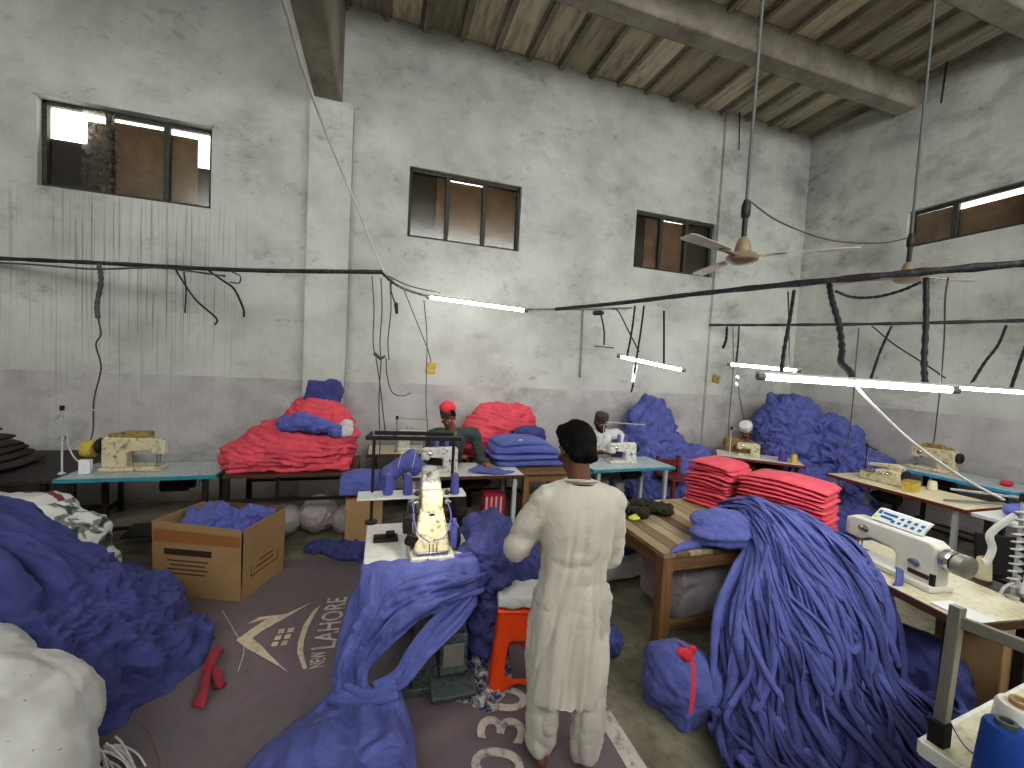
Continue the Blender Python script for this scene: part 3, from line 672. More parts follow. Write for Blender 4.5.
# ---- kufi worker table
table('sewing table with pale top and teal edge where the white-shirted worker sits', (3.12, 4.84, 0), .04, 1.22, .62, .76, M['lamg'], M['teal'], M['pale'])
lockstitch('white sewing machine with blue cones on the teal-edged table of the white-shirted worker', (3.12, 4.86, .76), 0, M['whitem'], M['whitem'], .85, cones=2)
stand('thin pale thread stand by the white-shirted worker with its arm across his face', (3.02, 5.2, .76), .50, .62, (1, -.12), M['pale'])
ch = thing('wooden_chair', 'red-brown wooden chair frame beyond the right end of the teal-edged table', 'chair', (4.25, 5.15, 0))
for i in (-1, 1):
    for j in (-1, 1): MB().box((i*.19, j*.19, .22 if j < 0 else .36), (.045, .045, .44 if j < 0 else .72)).build('leg', M['redwood'], ch, bevel=.003)
MB().box((0, 0, .45), (.44, .44, .03)).build('seat', M['redwood'], ch, bevel=.005)
MB().box((0, .19, .62), (.36, .02, .1)).build('backrest', M['redwood'], ch, bevel=.004)
# ---- white-cap worker table
table('white sewing table with red-brown edge where the white-capped worker bends', (5.62, 5.0, 0), -.72, 1.15, .58, .76, M['lam'], M['redwood'], M['dark'])
lockstitch('pale green-grey sewing machine in front of the white-capped worker', (5.52, 5.08, .76), -.72, M['cream'], M['cream'], .66)
cone('violet thread cone beside the machine of the white-capped worker', None, (5.80, 4.72, .76), .06, .17, M['violet'])
cone('yellow thread cone next to the violet cone by the white-capped worker', None, (5.90, 4.62, .76), .05, .13, M['yellow'])
stand('thin pale thread post at the white-capped worker\'s machine', (5.30, 5.22, .76), .42, .15, (1, 0), M['pale'])
# ---- right wall tables
table('long sewing table with cream top and red-brown edge near the right wall', (6.12, 3.33, 0), PI/2, 1.42, .74, .76, M['lamc'], M['redwood'], M['pale'])
overlock('cream overlock machine on the red-brown edged table near the right wall', (6.15, 3.60, .76), -PI/2, M['cream'], 1.05)
b = thing('wooden_box', 'small yellow wooden box beside the cream overlock machine', 'box', (5.98, 3.22, .76), .2); MB().box((0, 0, .06), (.16, .12, .12)).build('box_body', M['yellow'], b, bevel=.004); MB().box((0, 0, .122), (.165, .125, .012)).build('lid', M['mustard'], b, bevel=.002)
cone('small cream thread cone on the red-brown edged table under the blue edge', None, (6.36, 3.22, .76), .05, .12, M['threadc'])
stand('black thread stand behind the cream overlock machine near the right wall', (6.35, 3.95, .76), .40, .24, (-.6, -1), M['dark'])
table('sewing table with a bright sky-blue edge against the right wall', (7.22, 3.36, 0), PI/2, 1.25, .72, .86, M['lamg'], M['bluee'], M['dark'])
lockstitch('yellowed cream sewing machine on the blue-edged table against the right wall', (7.2, 3.66, .86), -PI/2+.05, M['cream'], M['cream'], 1.0, cover=M['mustard'])
b = MB().ell((0, 0, .03), (.09, .05, .035)).ell((.08, .02, .02), (.05, .04, .025)); b = blob('red_cloth_scrap', b, M['redt'], None, .006, 2, lambda p: crumple(p, .008, 14, 3)); b.location = (7.2, 2.95, .862); tag(b, 'small red cloth scrap at the near end of the blue-edged table', 'cloth')
table('pale side table holding blue cloth at the right edge of the room', (6.1, 2.1, 0), PI/2, .92, .78, .76, M['lam'], M['lam'], M['dark'], motor=False, name='side_table')
b = thing('measuring_rod', 'pale wooden rod lying across the corner of the red-brown edged table', 'rod', (0, 0, 0)); MB().bar(at(944, 500, z=.775), at(1006, 504, z=.80), .03, .02).build('rod_body', M['steel'], b)

# ---- foreground right machine table -----------------------------------------------------
ang = math.atan2(.97, .12)
TR = table('cream-topped sewing table with dark brown edge under the white industrial machine at right', (3.38, 1.78, 0), math.radians(83), 1.02, .66, .76, M['lamc'], M['darkwood'], M['dark'], thick=.045, motor=False, treadle=False)
mloc = (3.31, 1.845, .76); mrz = math.radians(83)+PI
m = lockstitch('white industrial sewing machine with a blue-key control panel in the right foreground', mloc, mrz, M['enamel'], M['enamel'], 1.05); m.scale = (1.14, 1, .9)
pn = MB().slab([(-.125, -.03, .335), (.145, -.03, .335), (.145, .05, .415), (-.125, .05, .415)], (0, .03, .0)).build('control_panel', M['panel'], m, bevel=.003)
I = Vector((0, .085, .09)).normalized()
def onpanel(u, v, w, h, mat, name):
    o = Vector((-.125+u*.27, -.032, .335))+Vector((0, .08, .08))*v; n_ = Vector((0, -.09, .085)).normalized()*.0022
    a = Vector((w/2, 0, 0)); b_ = I*(h/2); q = [o-a-b_, o+a-b_, o+a+b_, o-a+b_]
    return [p+n_*.2 for p in q], n_
for r in range(2):
    for q in range(4): P, n_ = onpanel(.54+q*.13, .66-r*.34, .016, .020, None, ''); MB().slab(P, n_).build('panel_key', M['dot'], pn)
keys = MB()
P, n_ = onpanel(.08, .72, .018, .03, None, ''); keys.slab(P, n_)
P, n_ = onpanel(.42, .30, .018, .022, None, ''); keys.slab(P, n_)
for r in range(2):
    for q in range(6 - r): P, n_ = onpanel(.17+q*.048, .72-r*.3, .012, .018, None, ''); keys.slab(P, n_)
keys.build('display_marks', M['dot'], pn)
P, n_ = onpanel(.07, .32, .03, .022, None, ''); MB().slab(P, n_).build('lime_label', M['lime'], pn)
MB().box((.02, .0, .325), (.12, .05, .02)).build('panel_bracket', M['pale'], m, bevel=.003)
MB().box((.17, -.06, .085), (.10, .004, .03)).build('name_plate', M['ink'], m)
MB().box((.235, -.04, .08), (.02, .05, .08)).build('knee_switch', M['dark'], m, bevel=.003)
MB().lathe([(.10*.6, 0), (.07, .01), (.072, .05), (.05, .06)], (.30, 0, .235), (1, 0, 0), 24).build('wheel_rim', M['steel'], m)
sh = MB().box((0, 0, .745), (.9, .17, .03)).box((0, .05, .715), (.9, .03, .04)); sh = sh.build('back_shelf', M['black_board'], TR); sh.location = (0, -.42, 0)
b = MB().box((0, 0, .003), (.16, .20, .005)).build('clear_plastic_sheet', M['paper'], bevel=.001); b.location = tuple(at(962, 612, z=.762)); b.rotation_euler = (0, 0, -.1); tag(b, 'thin white plate lying at the near corner of the cream machine table', 'plate')
cone('cream thread cone standing behind the white industrial machine', None, (3.80, 1.62, .762), .044, .15, M['threadc'])
# post with tied white tape strips
sp = stand('pale thread post at the back of the right machine table wrapped in white strips', at(1012, 598, z=.76), .62, .30, (-.55, 1), M['pale'], rings=False)
L0 = at(1012, 598, z=.76)
tt = thing('tape_bunch', 'bunch of white cloth tapes tied round the thread post at right', 'cloth strips', L0)
wr = MB()
for i in range(11): wr.tube([(.02*math.cos(a_), .02*math.sin(a_), .06+i*.045+.005*a_) for a_ in np.linspace(0, 2*PI, 9)], .012, 6, flat=.5)
wr.build('wrapped_tape', M['white'], tt)
for pts in ([(-.01, .02, .50), (-.06, .05, .44), (-.10, .08, .36), (-.085, .07, .28), (-.10, .08, .20), (-.12, .09, .19)], [(.01, 0, .48), (.05, -.02, .40), (.08, -.03, .30), (.09, -.035, .20)], [(0, -.02, .5), (.01, -.05, .35), (-.01, -.06, .2), (-.03, -.06, .06)], [(0, 0, .10), (-.04, .02, .06), (-.05, .03, .015)], [(0, 0, .12), (.04, -.02, .05), (.07, -.02, .012)]):
    MB().tube(pts, .019, 8, flat=.35).build('loose_tape', M['white'], tt)
# boxes and things under the right machine table
b = thing('carton', 'olive-yellow cardboard carton under the right machine table', 'box', (3.60, 1.52, 0), .1); MB().box((0, 0, .28), (.30, .30, .56)).build('carton_body', M['card'], b, bevel=.006); MB().box((0, 0, .565), (.31, .31, .012)).build('lid_flap', M['tape'], b, bevel=.002)
b = thing('plastic_chair', 'black chair behind the right machine table seen past its far edge', 'chair', (4.7, 1.75, 0), -.6)
MB().box((0, 0, .44), (.44, .42, .03)).build('seat', M['rubber'], b, bevel=.01)
MB().box((0, .21, .68), (.42, .03, .32), (-.12, 0, 0)).build('backrest', M['rubber'], b, bevel=.012)
for i in (-1, 1):
    for j in (-1, 1): MB().cyl((i*.18, j*.17, .43), (i*.21, j*.2, 0), .014, n=10).build('leg', M['dark'], b)

# ---- near table, bottom right corner ---------------------------------------------------
c0 = at(920, 740, z=.76); c1 = at(1024, 685, z=.76)
d = np.array([c1[0]-c0[0], c1[1]-c0[1]]); d = d/np.linalg.norm(d); nv = np.array([d[1], -d[0]])
cc = c0[:2]+d*.62+nv*.30
table('cream-topped machine table with white raised rim in the bottom right corner', (cc[0], cc[1], 0), math.atan2(d[1], d[0]), 1.24, .60, .76, M['lamc'], M['lam'], M['pale'], thick=.05, treadle=False, motor=False)
pz = at(938, 742, z=.76); 
fr = thing('steel_frame', 'upright grey steel thread frame clamped to the near corner table', 'thread stand', pz)
top = at(958, 606, y=pz[1]); hh = top[2]-.76
MB().bar((0, 0, -.05), (top[0]-pz[0], 0, hh), .034, .034, (0, 1, 0)).build('post', M['steel'], fr, bevel=.003)
MB().box((-.002, -.002, .025), (.046, .046, .11)).build('black_tape', M['rubber'], fr, bevel=.004)
MB().bar((top[0]-pz[0], -.01, hh-.05), tuple(np.array(at(1050, 656, z=.76+hh-.05))-pz), .02, .04).build('cross_bar', M['steel'], fr, bevel=.003)
MB().bar((-.02, -.03, -.02), (.10, -.12, -.02), .03, .025).build('clamp', M['steel'], fr, bevel=.004)
MB().tube([(.05, .01, .36), (.052, .01, .2), (.045, .01, .1), (.06, -.05, .005), (.12, -.1, .005)], .002, 5).build('hanging_thread', M['violet'], fr)
cone('large royal blue thread cone at the bottom right corner', None, (1.815, .69, .76), .062, .26, M['threadn'], core=M['green'])
cone('large white thread cone behind the royal blue cone at the corner', None, (2.0, .73, .76), .075, .25, M['threadw'])
b = MB().box((0, 0, .002), (.05, .02, .003)).box((.02, .012, .003), (.03, .012, .003)).build('red_scrap', M['redt']); b.location = tuple(at(1003, 722+8, z=.762)); b.rotation_euler = (0, 0, .6); tag(b, 'tiny red fabric scrap on the near corner table', 'scrap')

# ---- wooden table in the middle -------------------------------------------------------
t = thing('wooden_table', 'rough plank-topped wooden table carrying the two red folded cloth stacks', 'table', (2.75, 2.89, 0))
TW, TD, TH = 1.70, 1.06, .75
o = MB()
for i in range(16): o.box((-TW/2+.053+i*.1063, 0, TH-.0175), (.102, TD+random.uniform(-.012, .012), .035))
o.build('plank_top', M['planks'], t, bevel=.004)
for i in (-1, 1):
    for j in (-1, 1): MB().box((i*(TW/2-.05), j*(TD/2-.05), (TH-.035)/2), (.085, .085, TH-.035)).build('leg', M['wood'], t, bevel=.004)
for j in (-1, 1): MB().box((0, j*(TD/2-.035), TH-.09), (TW-.19, .032, .10)).build('apron', M['woodx'], t, bevel=.003)
for i in (-1, 1): MB().box((i*(TW/2-.035), 0, TH-.09), (.032, TD-.19, .10)).build('apron', M['woody'], t, bevel=.003)
MB().box((0, -(TD/2-.05), .2), (TW-.19, .04, .06)).build('stretcher', M['woodx'], t, bevel=.003)

# ---- cardboard box with blue cloth ------------------------------------------------------
A, B, Dp = at(241, 602, z=0), at(170, 595, z=0), at(278, 575, z=0)
ax = (B-A); Lx = np.linalg.norm(ax); ax /= Lx; ay = np.array([-ax[1], ax[0], 0]); ay = ay if ay @ (Dp-A) > 0 else -ay; Ly = .53; HB = .585
bx = thing('cardboard_box', 'open brown cardboard box filled with blue cloth on the floor by the back tables', 'box', A, math.atan2(-ax[1], -ax[0]))
Lx = .74
def panel(name, pts, mat=M['card'], th_=.006):
    P = [Vector(p) for p in pts]; n_ = (P[1]-P[0]).cross(P[2]-P[0]).normalized()*th_; return MB().slab(P, n_).build(name, mat, bx, bevel=.001)
# local x runs back towards A, so the box spans x in [-Lx, 0], y in [0, Ly]
panel('front_panel', [(-Lx, 0, 0), (0, 0, 0), (0, -.01, HB), (-Lx-.01, -.01, HB+.02)])
panel('end_panel', [(0, 0, 0), (0, Ly, 0), (.012, Ly, HB), (.012, 0, HB)])
panel('end_panel', [(-Lx, 0, 0), (-Lx, 0, HB+.02), (-Lx-.02, Ly, HB), (-Lx, Ly, 0)])
panel('back_panel', [(-Lx, Ly, 0), (-Lx, Ly+.01, HB), (0, Ly+.01, HB), (0, Ly, 0)], M['cardd'])
panel('bottom_panel', [(-Lx, 0, .004), (-Lx, Ly, .004), (0, Ly, .004), (0, 0, .004)])
MB().box((-Lx/2, -.013, HB-.09), (Lx*.99, .004, .11)).box((.012, Ly/2, HB-.09), (.004, Ly*.98, .11)).build('parcel_tape', M['tape'], bx)
p_ = MB().box((-Lx*.60, -.012, HB-.22), (.40, .004, .05))
for i in range(4): p_.box((-Lx*.60, -.012, HB-.29-i*.035), (.34-.05*(i % 2), .004, .008))
p_.build('print_block', M['ink'], bx)
p_ = MB()
for z_ in (.16, .44): p_.box((.009, Ly*.5, z_), (.004, .34, .008))
for y_ in (-.17, .17): p_.box((.009, Ly*.5+y_, .30), (.004, .008, .28))
for i in range(5): p_.box((.0095, Ly*.5+.02*(i % 2), .21+i*.045), (.004, .22-.04*(i % 3), .012))
p_.build('print_block', M['ink'], bx)

# ---- centre machine with thread frame ---------------------------------------------------
ct = thing('sewing_table', 'white steel-legged machine table in the centre half covered by draped blue cloth', 'table', (.27, 2.68, 0))
MB().box((0, .13, .74), (.66, .76, .04)).build('tabletop', M['lam'], ct, bevel=.005)
for y_ in (-.24, .40):
    MB().box((.02, y_, .36), (.11, .07, .72)).build('pedestal', M['green'], ct, bevel=.006)
    MB().box((.02, y_, .03), (.50, .08, .05)).build('foot', M['green'], ct, bevel=.006)
MB().box((.20, -.34, .09), (.26, .16, .025), (.15, 0, 0)).build('treadle', M['green'], ct, bevel=.006)
cb = MB().box((.19, -.28, .30), (.16, .18, .24)).build('control_box', M['green'], ct, bevel=.01)
MB().box((.19, -.373, .30), (.12, .006, .13)).build('wrapped_cover', M['steel'], cb, bevel=.002)
MB().cyl((-.2, .1, .58), (.05, .1, .58), .09, n=20).build('motor', M['dark'], ct, bevel=.003)
c = thing('feed_arm_machine', 'cream multi-needle sewing machine lit by its lamp in the centre foreground', 'sewing machine', (.34, 2.66, .76)); c.scale = (1.12, 1.12, 1.1)
MB().box((0, .02, .02), (.24, .34, .04)).build('bed', M['whitem'], c, bevel=.008)
MB().slab([(-.10, -.12, .04), (.10, -.12, .04), (.085, -.06, .16), (.065, -.02, .27), (-.065, -.02, .27), (-.085, -.06, .16)], (0, .20, 0)).build('front_housing', M['cream'], c, bevel=.014)
MB().box((0, .08, .30), (.12, .22, .14)).build('head', M['cream'], c, bevel=.016)
MB().slab([(-.06, .02, .36), (.06, .02, .36), (.045, .10, .46), (-.045, .10, .46)], (0, .12, 0)).build('top_housing', M['whitem'], c, bevel=.012)
MB().cyl((0, -.035, .22), (0, -.023, .22), .022, n=20).cyl((-.03, -.06, .15), (-.03, -.05, .15), .008, n=10).cyl((.035, -.06, .16), (.035, -.05, .16), .008, n=10).build('screw_caps', M['dark'], c)
for i in (-1, 1):
    for q in range(3): MB().lathe([(.012, 0), (.016, .008), (.016, .016), (.008, .024), (.004, .035)], (i*.075, -.01+q*.012, .25+q*.05), (i, -.4, 0), 14).build('tension_dial', M['chrome'] if q % 2 else M['dark'], c)
MB().cyl((.09, .06, .06), (.15, .06, .06), .035, n=16).lathe([(.05, 0), (.055, .01), (.05, .03)], (.15, .06, .06), (1, 0, 0), 20).build('hand_wheel', M['dark'], c)
MB().box((-.13, .02, .18), (.05, .10, .10)).box((-.115, .0, .27), (.03, .05, .05)).build('looper_cover', M['dark'], c, bevel=.006)
MB().box((-.11, -.06, .11), (.06, .05, .06), (0, .4, 0)).build('puller_bracket', M['dark'], c, bevel=.004)
MB().box((0, -.125, .045), (.17, .02, .03)).build('throat_plate', M['chrome'], c, bevel=.002)
for i in (-1, 0, 1): MB().cyl((i*.02, -.135, .11), (i*.02, -.135, .045), .003, n=6).build('needle', M['chrome'], c)
MB().tube([(.0, -.14, .13), (.06, -.16, .16), (.1, -.08, .24), (.08, .0, .32)], .003, 6).tube([(-.02, -.14, .12), (-.09, -.14, .19), (-.11, -.02, .3)], .003, 6).build('looper_thread', M['thread'], c)
MB().cyl((.13, -.02, .04), (.13, -.02, .16), .022, n=14).cyl((.13, -.02, .165), (.13, -.02, .20), .014, n=12).build('oil_pot', M['thread'], c)
b = MB().box((0, 0, .012), (.16, .10, .02)).box((.03, .02, .03), (.06, .05, .03)).box((-.05, -.01, .028), (.04, .03, .02)).build('pedal_bracket', M['dark'], bevel=.004); b.location = (.07, 2.9, .76); tag(b, 'small black metal bracket lying on the white centre machine table', 'bracket')
# thread frame: two uprights, top rails, a shelf with three blue cones
tl, tr_ = at(371, 523, z=.76), at(450, 521, z=.76)
fz = .64
fr = thing('thread_stand', 'black steel thread frame standing over the centre sewing machine', 'thread stand', tl)
e = tr_-tl; sx = e[0]; sy = e[1]
for q in (0, 1):
    MB().lathe([(.045, 0), (.045, .015), (.02, .02), (.011, .03), (.011, fz)], (q*sx, q*sy, .0), n=14).build('upright', M['dark'], fr)
tz = fz
MB().bar((-.06, -.0, tz), (sx+.06, sy, tz), .022, .03).build('top_rail', M['dark'], fr, bevel=.002)
MB().bar((-.0, .16, tz+.01), (sx+.02, sy+.16, tz+.01), .022, .03).build('top_rail', M['dark'], fr, bevel=.002)
for q in (-.05, sx+.02): MB().bar((q, 0, tz), (q+.03, .16, tz+.01), .02, .025).build('end_rail', M['dark'], fr, bevel=.002)
SZ = .225
MB().box((sx/2, sy/2-.03, SZ), (.78, .17, .018)).build('cone_shelf', M['lam'], fr, bevel=.003)
for i, u in enumerate((.19, .43, 1.02)): 
    lc = tl+np.array([sx*u, -.06+sy*u, SZ+.009]); cone(('left blue thread cone on the shelf of the centre thread frame', 'middle blue thread cone on the shelf of the centre thread frame', 'right blue thread cone on the shelf of the centre thread frame')[i], 'cones on the thread frame', lc, .036, .16, M['thread'])
for i, u in enumerate((.3, .48)):
    MB().tube([(sx*u, -.05, SZ+.2), (sx*u+.03, .02, SZ+.33), (sx*u, .0, tz)], .0018, 4).build('hanging_thread', M['threadw'], fr)

# ---- orange stool --------------------------------------------------------------------
so = at(515, 690, z=0)+np.array([.05, .14, 0]); st = thing('plastic_stool', 'orange plastic stool behind the standing man\'s left side', 'stool', (so[0], so[1], 0), -.22)
H_ = .50
MB().box((0, 0, H_-.012), (.30, .30, .024)).build('seat', M['orange'], st, bevel=.01)
for k_ in range(4):                     # flared sides, each with a round-cornered opening
    ring = []
    for q in range(40):
        a_ = 2*PI*q/40; cx_, cz_ = math.cos(a_), math.sin(a_)
        e_ = .45; ix, iz = .075*np.sign(cx_)*abs(cx_)**e_, .21+.12*np.sign(cz_)*abs(cz_)**e_; ix *= 1+.35*(.33-iz)/.24
        f_ = 1/max(abs(cx_), abs(cz_)); ox, oz = cx_*f_, cz_*f_
        z_ = H_/2-.012+oz*(H_/2-.012); z_ += (.07*max(0, 1-(ox/.62)**2) if oz < -.99 else 0); hw = .145+.045*(1-z_/H_); ring.append((ox*hw, z_, ix, iz))
    m_ = MB(); R_k = Matrix.Rotation(k_*PI/2, 3, 'Z')
    pt = lambda x_, z_, d_: tuple(R_k @ Vector((x_, -(.145+.045*(1-z_/H_))+d_, z_)))
    vs = []
    for (ox, oz, ix, iz) in ring: vs += [pt(ox, oz, 0), pt(ix, iz, 0), pt(ix, iz, .012), pt(ox, oz, .012)]
    n_ = len(ring); fs = []
    for q in range(n_):
        w_ = (q+1) % n_
        for c_ in range(4): fs.append((q*4+c_, w_*4+c_, w_*4+(c_+1) % 4, q*4+(c_+1) % 4))
    m_.add(vs, fs).build('side_panel', M['orange'], st, smooth=40)
# ================================================================ CLOTH
def cpile(name, label, mb, mat, voxel=.02, a=.03, s=5, seed=0, cat='cloth pile', stretch=(1, 1, 1), smooth=4, group=None, floor=None, loc=None, oct=3, fine=.5):
    loc = np.array(loc if loc is not None else np.mean(np.array(mb.v), 0)*np.array([1, 1, 0])+np.array([0, 0, min(v[2] for v in mb.v)]))
    mb.v = [tuple(np.array(v)-loc) for v in mb.v]
    o = blob(name, mb, mat, None, voxel, smooth, lambda p: crumple(p, a, s, seed, stretch, oct, fine), floor)
    o.location = tuple(map(float, loc)); tag(o, label, cat, group); return o
def folded(name, w, d, h, mat, seed, label=None, cat='cloth', group=None, arch=0., layers=2, wob=.012):
    """one folded piece of cloth: a soft flat pad with fold lines round its edge"""
    nu, nv = 64, 22; e1, e2 = .22, .16
    th = np.linspace(0, 2*PI, nu, endpoint=False)[None, :]; ph = np.linspace(-PI/2, PI/2, nv)[:, None]
    sp = lambda v, e: np.sign(v)*np.abs(v)**e
    X = sp(np.cos(ph), .35)*sp(np.cos(th), e2); Y = sp(np.cos(ph), .35)*sp(np.sin(th), e2); Z = sp(np.sin(ph), .8)*np.ones_like(th)
    g = 1-.025*np.abs(np.sin(layers*PI*(Z+1)/2)); X = X*g; Y = Y*g
    V = np.stack([X*w/2, Y*d/2, Z*h/2+h/2], 2); P = V.reshape(-1, 3)
    ed = perlin(P*7+seed*3.7).reshape(nv, nu); V[..., 0] += .02*ed*np.abs(X); V[..., 1] += .02*perlin(P*6+seed*5.1+9).reshape(nv, nu)*np.abs(Y)
    V[..., 2] += wob*perlin(np.stack([P[:, 0]*5, P[:, 1]*5, P[:, 2]*0+seed*1.7], 1)).reshape(nv, nu)*1.2-arch*(np.abs(X)**3)
    o = grid_mesh(name, V, mat, None, closed=True); tag(o, label, cat, group); return o

# ---- left foreground heap -------------------------------------------------------------
hc = (-2.5, 3.02); n, m = 210, 480
u = np.linspace(0, 1, n)[:, None]; t_ = np.linspace(0, 2*PI, m, endpoint=False)[None, :]
ex = 1+.16*perlin(np.stack([np.cos(t_[0])*1.7, np.sin(t_[0])*1.7, t_[0]*0+2], 1))+.10*perlin(np.stack([np.cos(t_[0])*6, np.sin(t_[0])*6, t_[0]*0+7], 1))
X = u*np.cos(t_)*1.46*ex; Y = u*np.sin(t_)*1.02*ex; Z = 1.10*(1-u**1.55)**.85*np.ones_like(t_)
V = np.stack([hc[0]+X, hc[1]+Y, Z], 2); N = grid_normals(V); N[N[..., 2] < 0] *= -1; N[0] = (0, 0, 1)
P = V.reshape(-1, 3); lo = crumple(P, .125, 3.4, 3, (1, 1, 1.2), 4, .56).reshape(n, m)
Q = np.stack([np.cos(t_)*2.1+u*.35, np.sin(t_)*2.1+u*.2, u*.8*np.ones_like(t_)], 2).reshape(-1, 3)
hi = crumple(Q, .21, 1.0, 11, (1, 1, 1), 4, .40).reshape(n, m)
wgt = np.clip((Z-.42+.25*perlin(P*1.6+4).reshape(n, m))/.25, 0, 1); D = lo*(1-wgt)+(hi+.035)*wgt
V = V+N*D[..., None]*np.clip((1-u)*22+.35, 0, 1)[..., None]; V[..., 2] = np.maximum(V[..., 2], .004); V[-1, :, 2] = 0; V[0] = V[0].mean(0)
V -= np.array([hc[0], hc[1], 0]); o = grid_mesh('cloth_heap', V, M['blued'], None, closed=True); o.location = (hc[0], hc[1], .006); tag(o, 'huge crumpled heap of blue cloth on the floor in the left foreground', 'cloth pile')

# ---- white sack, bottom left ------------------------------------------------------------
sc0 = (-1.72, 2.08, 0)
mb = MB().ell((-1.78, 2.16, .30), (.62, .50, .40), 26, 16).ell((-1.52, 2.0, .20), (.46, .40, .30), 22, 14).ell((-1.9, 2.4, .42), (.4, .36, .30), 20, 12)
o = cpile('woven_sack', 'stuffed white woven sack in the bottom left corner with a frayed hem', mb, M['sack'], .015, .045, 2.8, 21, 'sack', smooth=8, floor=0, loc=sc0, oct=4, fine=.42)
INV[o.name] = Matrix.Translation(Vector(o.location)).inverted()
f = MB()
for i in range(46):
    a_ = i/45; p0 = np.array([-1.17+.08*a_+random.uniform(-.02, .02), 2.04+.26*a_, .15-.05*abs(a_-.5)+random.uniform(-.03, .03)])
    d_ = np.array([.06+random.uniform(-.02, .03), -.02+random.uniform(-.05, .05), -.05]); f.tube([p0-d_*.4, p0, p0+d_*.6+np.array([0, 0, -.03]), p0+d_*1.1+np.array([0, random.uniform(-.02, .02), -.09])], .008, 5, flat=.5)
f.build('frayed_fringe', M['white'], o, world=True)
# ---- patterned bag behind the heap ------------------------------------------------------
mb = MB().ell((-2.52, 4.15, .38), (.40, .26, .36), 22, 14).ell((-2.3, 4.08, .42), (.28, .22, .24), 20, 12).ell((-2.65, 4.12, .62), (.40, .26, .19), 20, 12).ell((-2.16, 4.05, .22), (.20, .2, .24), 16, 10)
cpile('patterned_bag', 'bulging grey and white camouflage-print bag with striped top behind the blue heap', mb, M['camo'], .016, .035, 5, 33, 'bag', floor=0, smooth=6, loc=(-2.4, 4.1, 0))
# ---- dark folded cloth at far left --------------------------------------------------------
for i in range(6):
    o = folded('folded_cloth', .98-.05*i, .66, .075, M['charcoal'], 50+i, 'flat charcoal cloth piece in the pile on the black cutting table at left' if i < 5 else 'topmost rumpled charcoal cloth on the pile on the black cutting table', group='charcoal cloth pile', wob=.03)
    o.location = (-3.82+random.uniform(-.05, .05)-.03*i, 5.3, .722+i*.056); o.rotation_euler = (0, 0, random.uniform(-.12, .12))
# ---- cloth inside the cardboard box
def inbox(x, y, z): 
    q = INV[bx.name].inverted() @ Vector((x, y, z)); return tuple(q)
mb = MB()
random.seed(11)
mb.box(inbox(-.37, .265, .26), (.64, .43, .48), (0, 0, bx.rotation_euler[2]))
for i in range(13): mb.ell(inbox(random.uniform(-.56, -.18), random.uniform(.14, .39), random.uniform(.46, .56)), (random.uniform(.10, .17), random.uniform(.09, .14), random.uniform(.07, .12)), 14, 9)
cpile('cloth_bundle', 'crumpled blue cloth filling the open cardboard box', mb, M['blue'], .011, .05, 8, 44, smooth=3, loc=inbox(-.37, .265, .02))

# ---- red pile on the dark table ---------------------------------------------------------
mb = MB()
cx, cy = -.86, 5.12
mb.ell((cx, cy, .95), (.62, .42, .30), 26, 16).ell((cx-.35, cy, .88), (.40, .38, .20), 20, 12).ell((cx+.20, cy+.08, 1.16), (.40, .32, .32), 24, 14).ell((cx+.36, cy-.04, 1.02), (.28, .34, .32), 20, 12).ell((cx+.14, cy+.12, 1.36), (.26, .22, .16), 18, 10).ell((cx-.12, cy, 1.08), (.32, .34, .2), 18, 10).box((cx, cy, .80), (1.16, .72, .10))
def redfold(p, seed=61):
    q = p.copy(); q[:, 2] = q[:, 2]+.10*np.sin(q[:, 0]*2.2); lay = np.abs(((q[:, 2]*17+1.2*perlin(q*3)) % 1)-.5)*2
    return -.022*lay**4+crumple(p, .05, 5.5, 61, (.6, .8, 1.7), 4, .55)
loc = (cx, cy, .752); mb.v = [tuple(np.array(v)-np.array(loc)) for v in mb.v]
o = blob('red_cloth_pile', mb, M['red'], None, .014, 4, redfold, 0.); o.location = loc; tag(o, 'big slumping pile of coral-red cloth on the dark table by the left pillar', 'cloth pile')
def sheetpatch(name, label, rows, mat, a=.02, s=8, seed=0, thick=.012, ku=8, kv=8, cat='cloth', group=None, floor=None):
    V = sheet(rows, ku, kv); N = grid_normals(V); D = crumple(V.reshape(-1, 3), a, s, seed, (1, 1, 1), 2).reshape(V.shape[:2]); V = V+N*D[..., None]
    if floor is not None: V[..., 2] = np.maximum(V[..., 2], floor)
    loc = V.reshape(-1, 3).mean(0); loc[2] = V[..., 2].min(); o = grid_mesh(name, V-loc, mat, None, thick=thick); o.location = tuple(map(float, loc)); tag(o, label, cat, group); return o
def row(pts): return [at(*p[:2], y=p[2]) for p in pts]
mb = MB()
for a_, r_ in (((288, 424, 4.80), (.12, .08, .09)), ((302, 422, 4.76), (.14, .08, .10)), ((318, 426, 4.75), (.14, .08, .09)), ((334, 430, 4.78), (.11, .08, .07))): mb.ell(tuple(at(*a_[:2], y=a_[2])), r_, 16, 10)
cpile('blue_bundle', 'blue cloth bundle lying on the front of the red pile by the left pillar', mb, M['blue2'], .010, .035, 9, 71, smooth=3, loc=at(312, 424, y=4.72)-np.array([0, 0, .10]))
mb = MB()
for a_, r_ in (((345, 430, 4.80), (.09, .06, .09)), ((347, 424, 4.80), (.07, .05, .05))): mb.ell(tuple(at(*a_[:2], y=a_[2])), r_, 14, 9)
cpile('white_cloth_scrap', 'small white cloth beside the blue bundle on the red pile', mb, M['white'], .010, .015, 12, 72, smooth=2, loc=at(347, 440, y=4.80))
mb = MB()
p0 = at(323, 391, y=5.28)
for i in range(4): mb.box((p0[0], p0[1], p0[2]-.11+i*.065), (.38-.02*i, .24, .06), (0, .06*(-1)**i+.10, .03*i))
mb.ell((p0[0]+.10, p0[1], p0[2]), (.13, .12, .15), 14, 9)
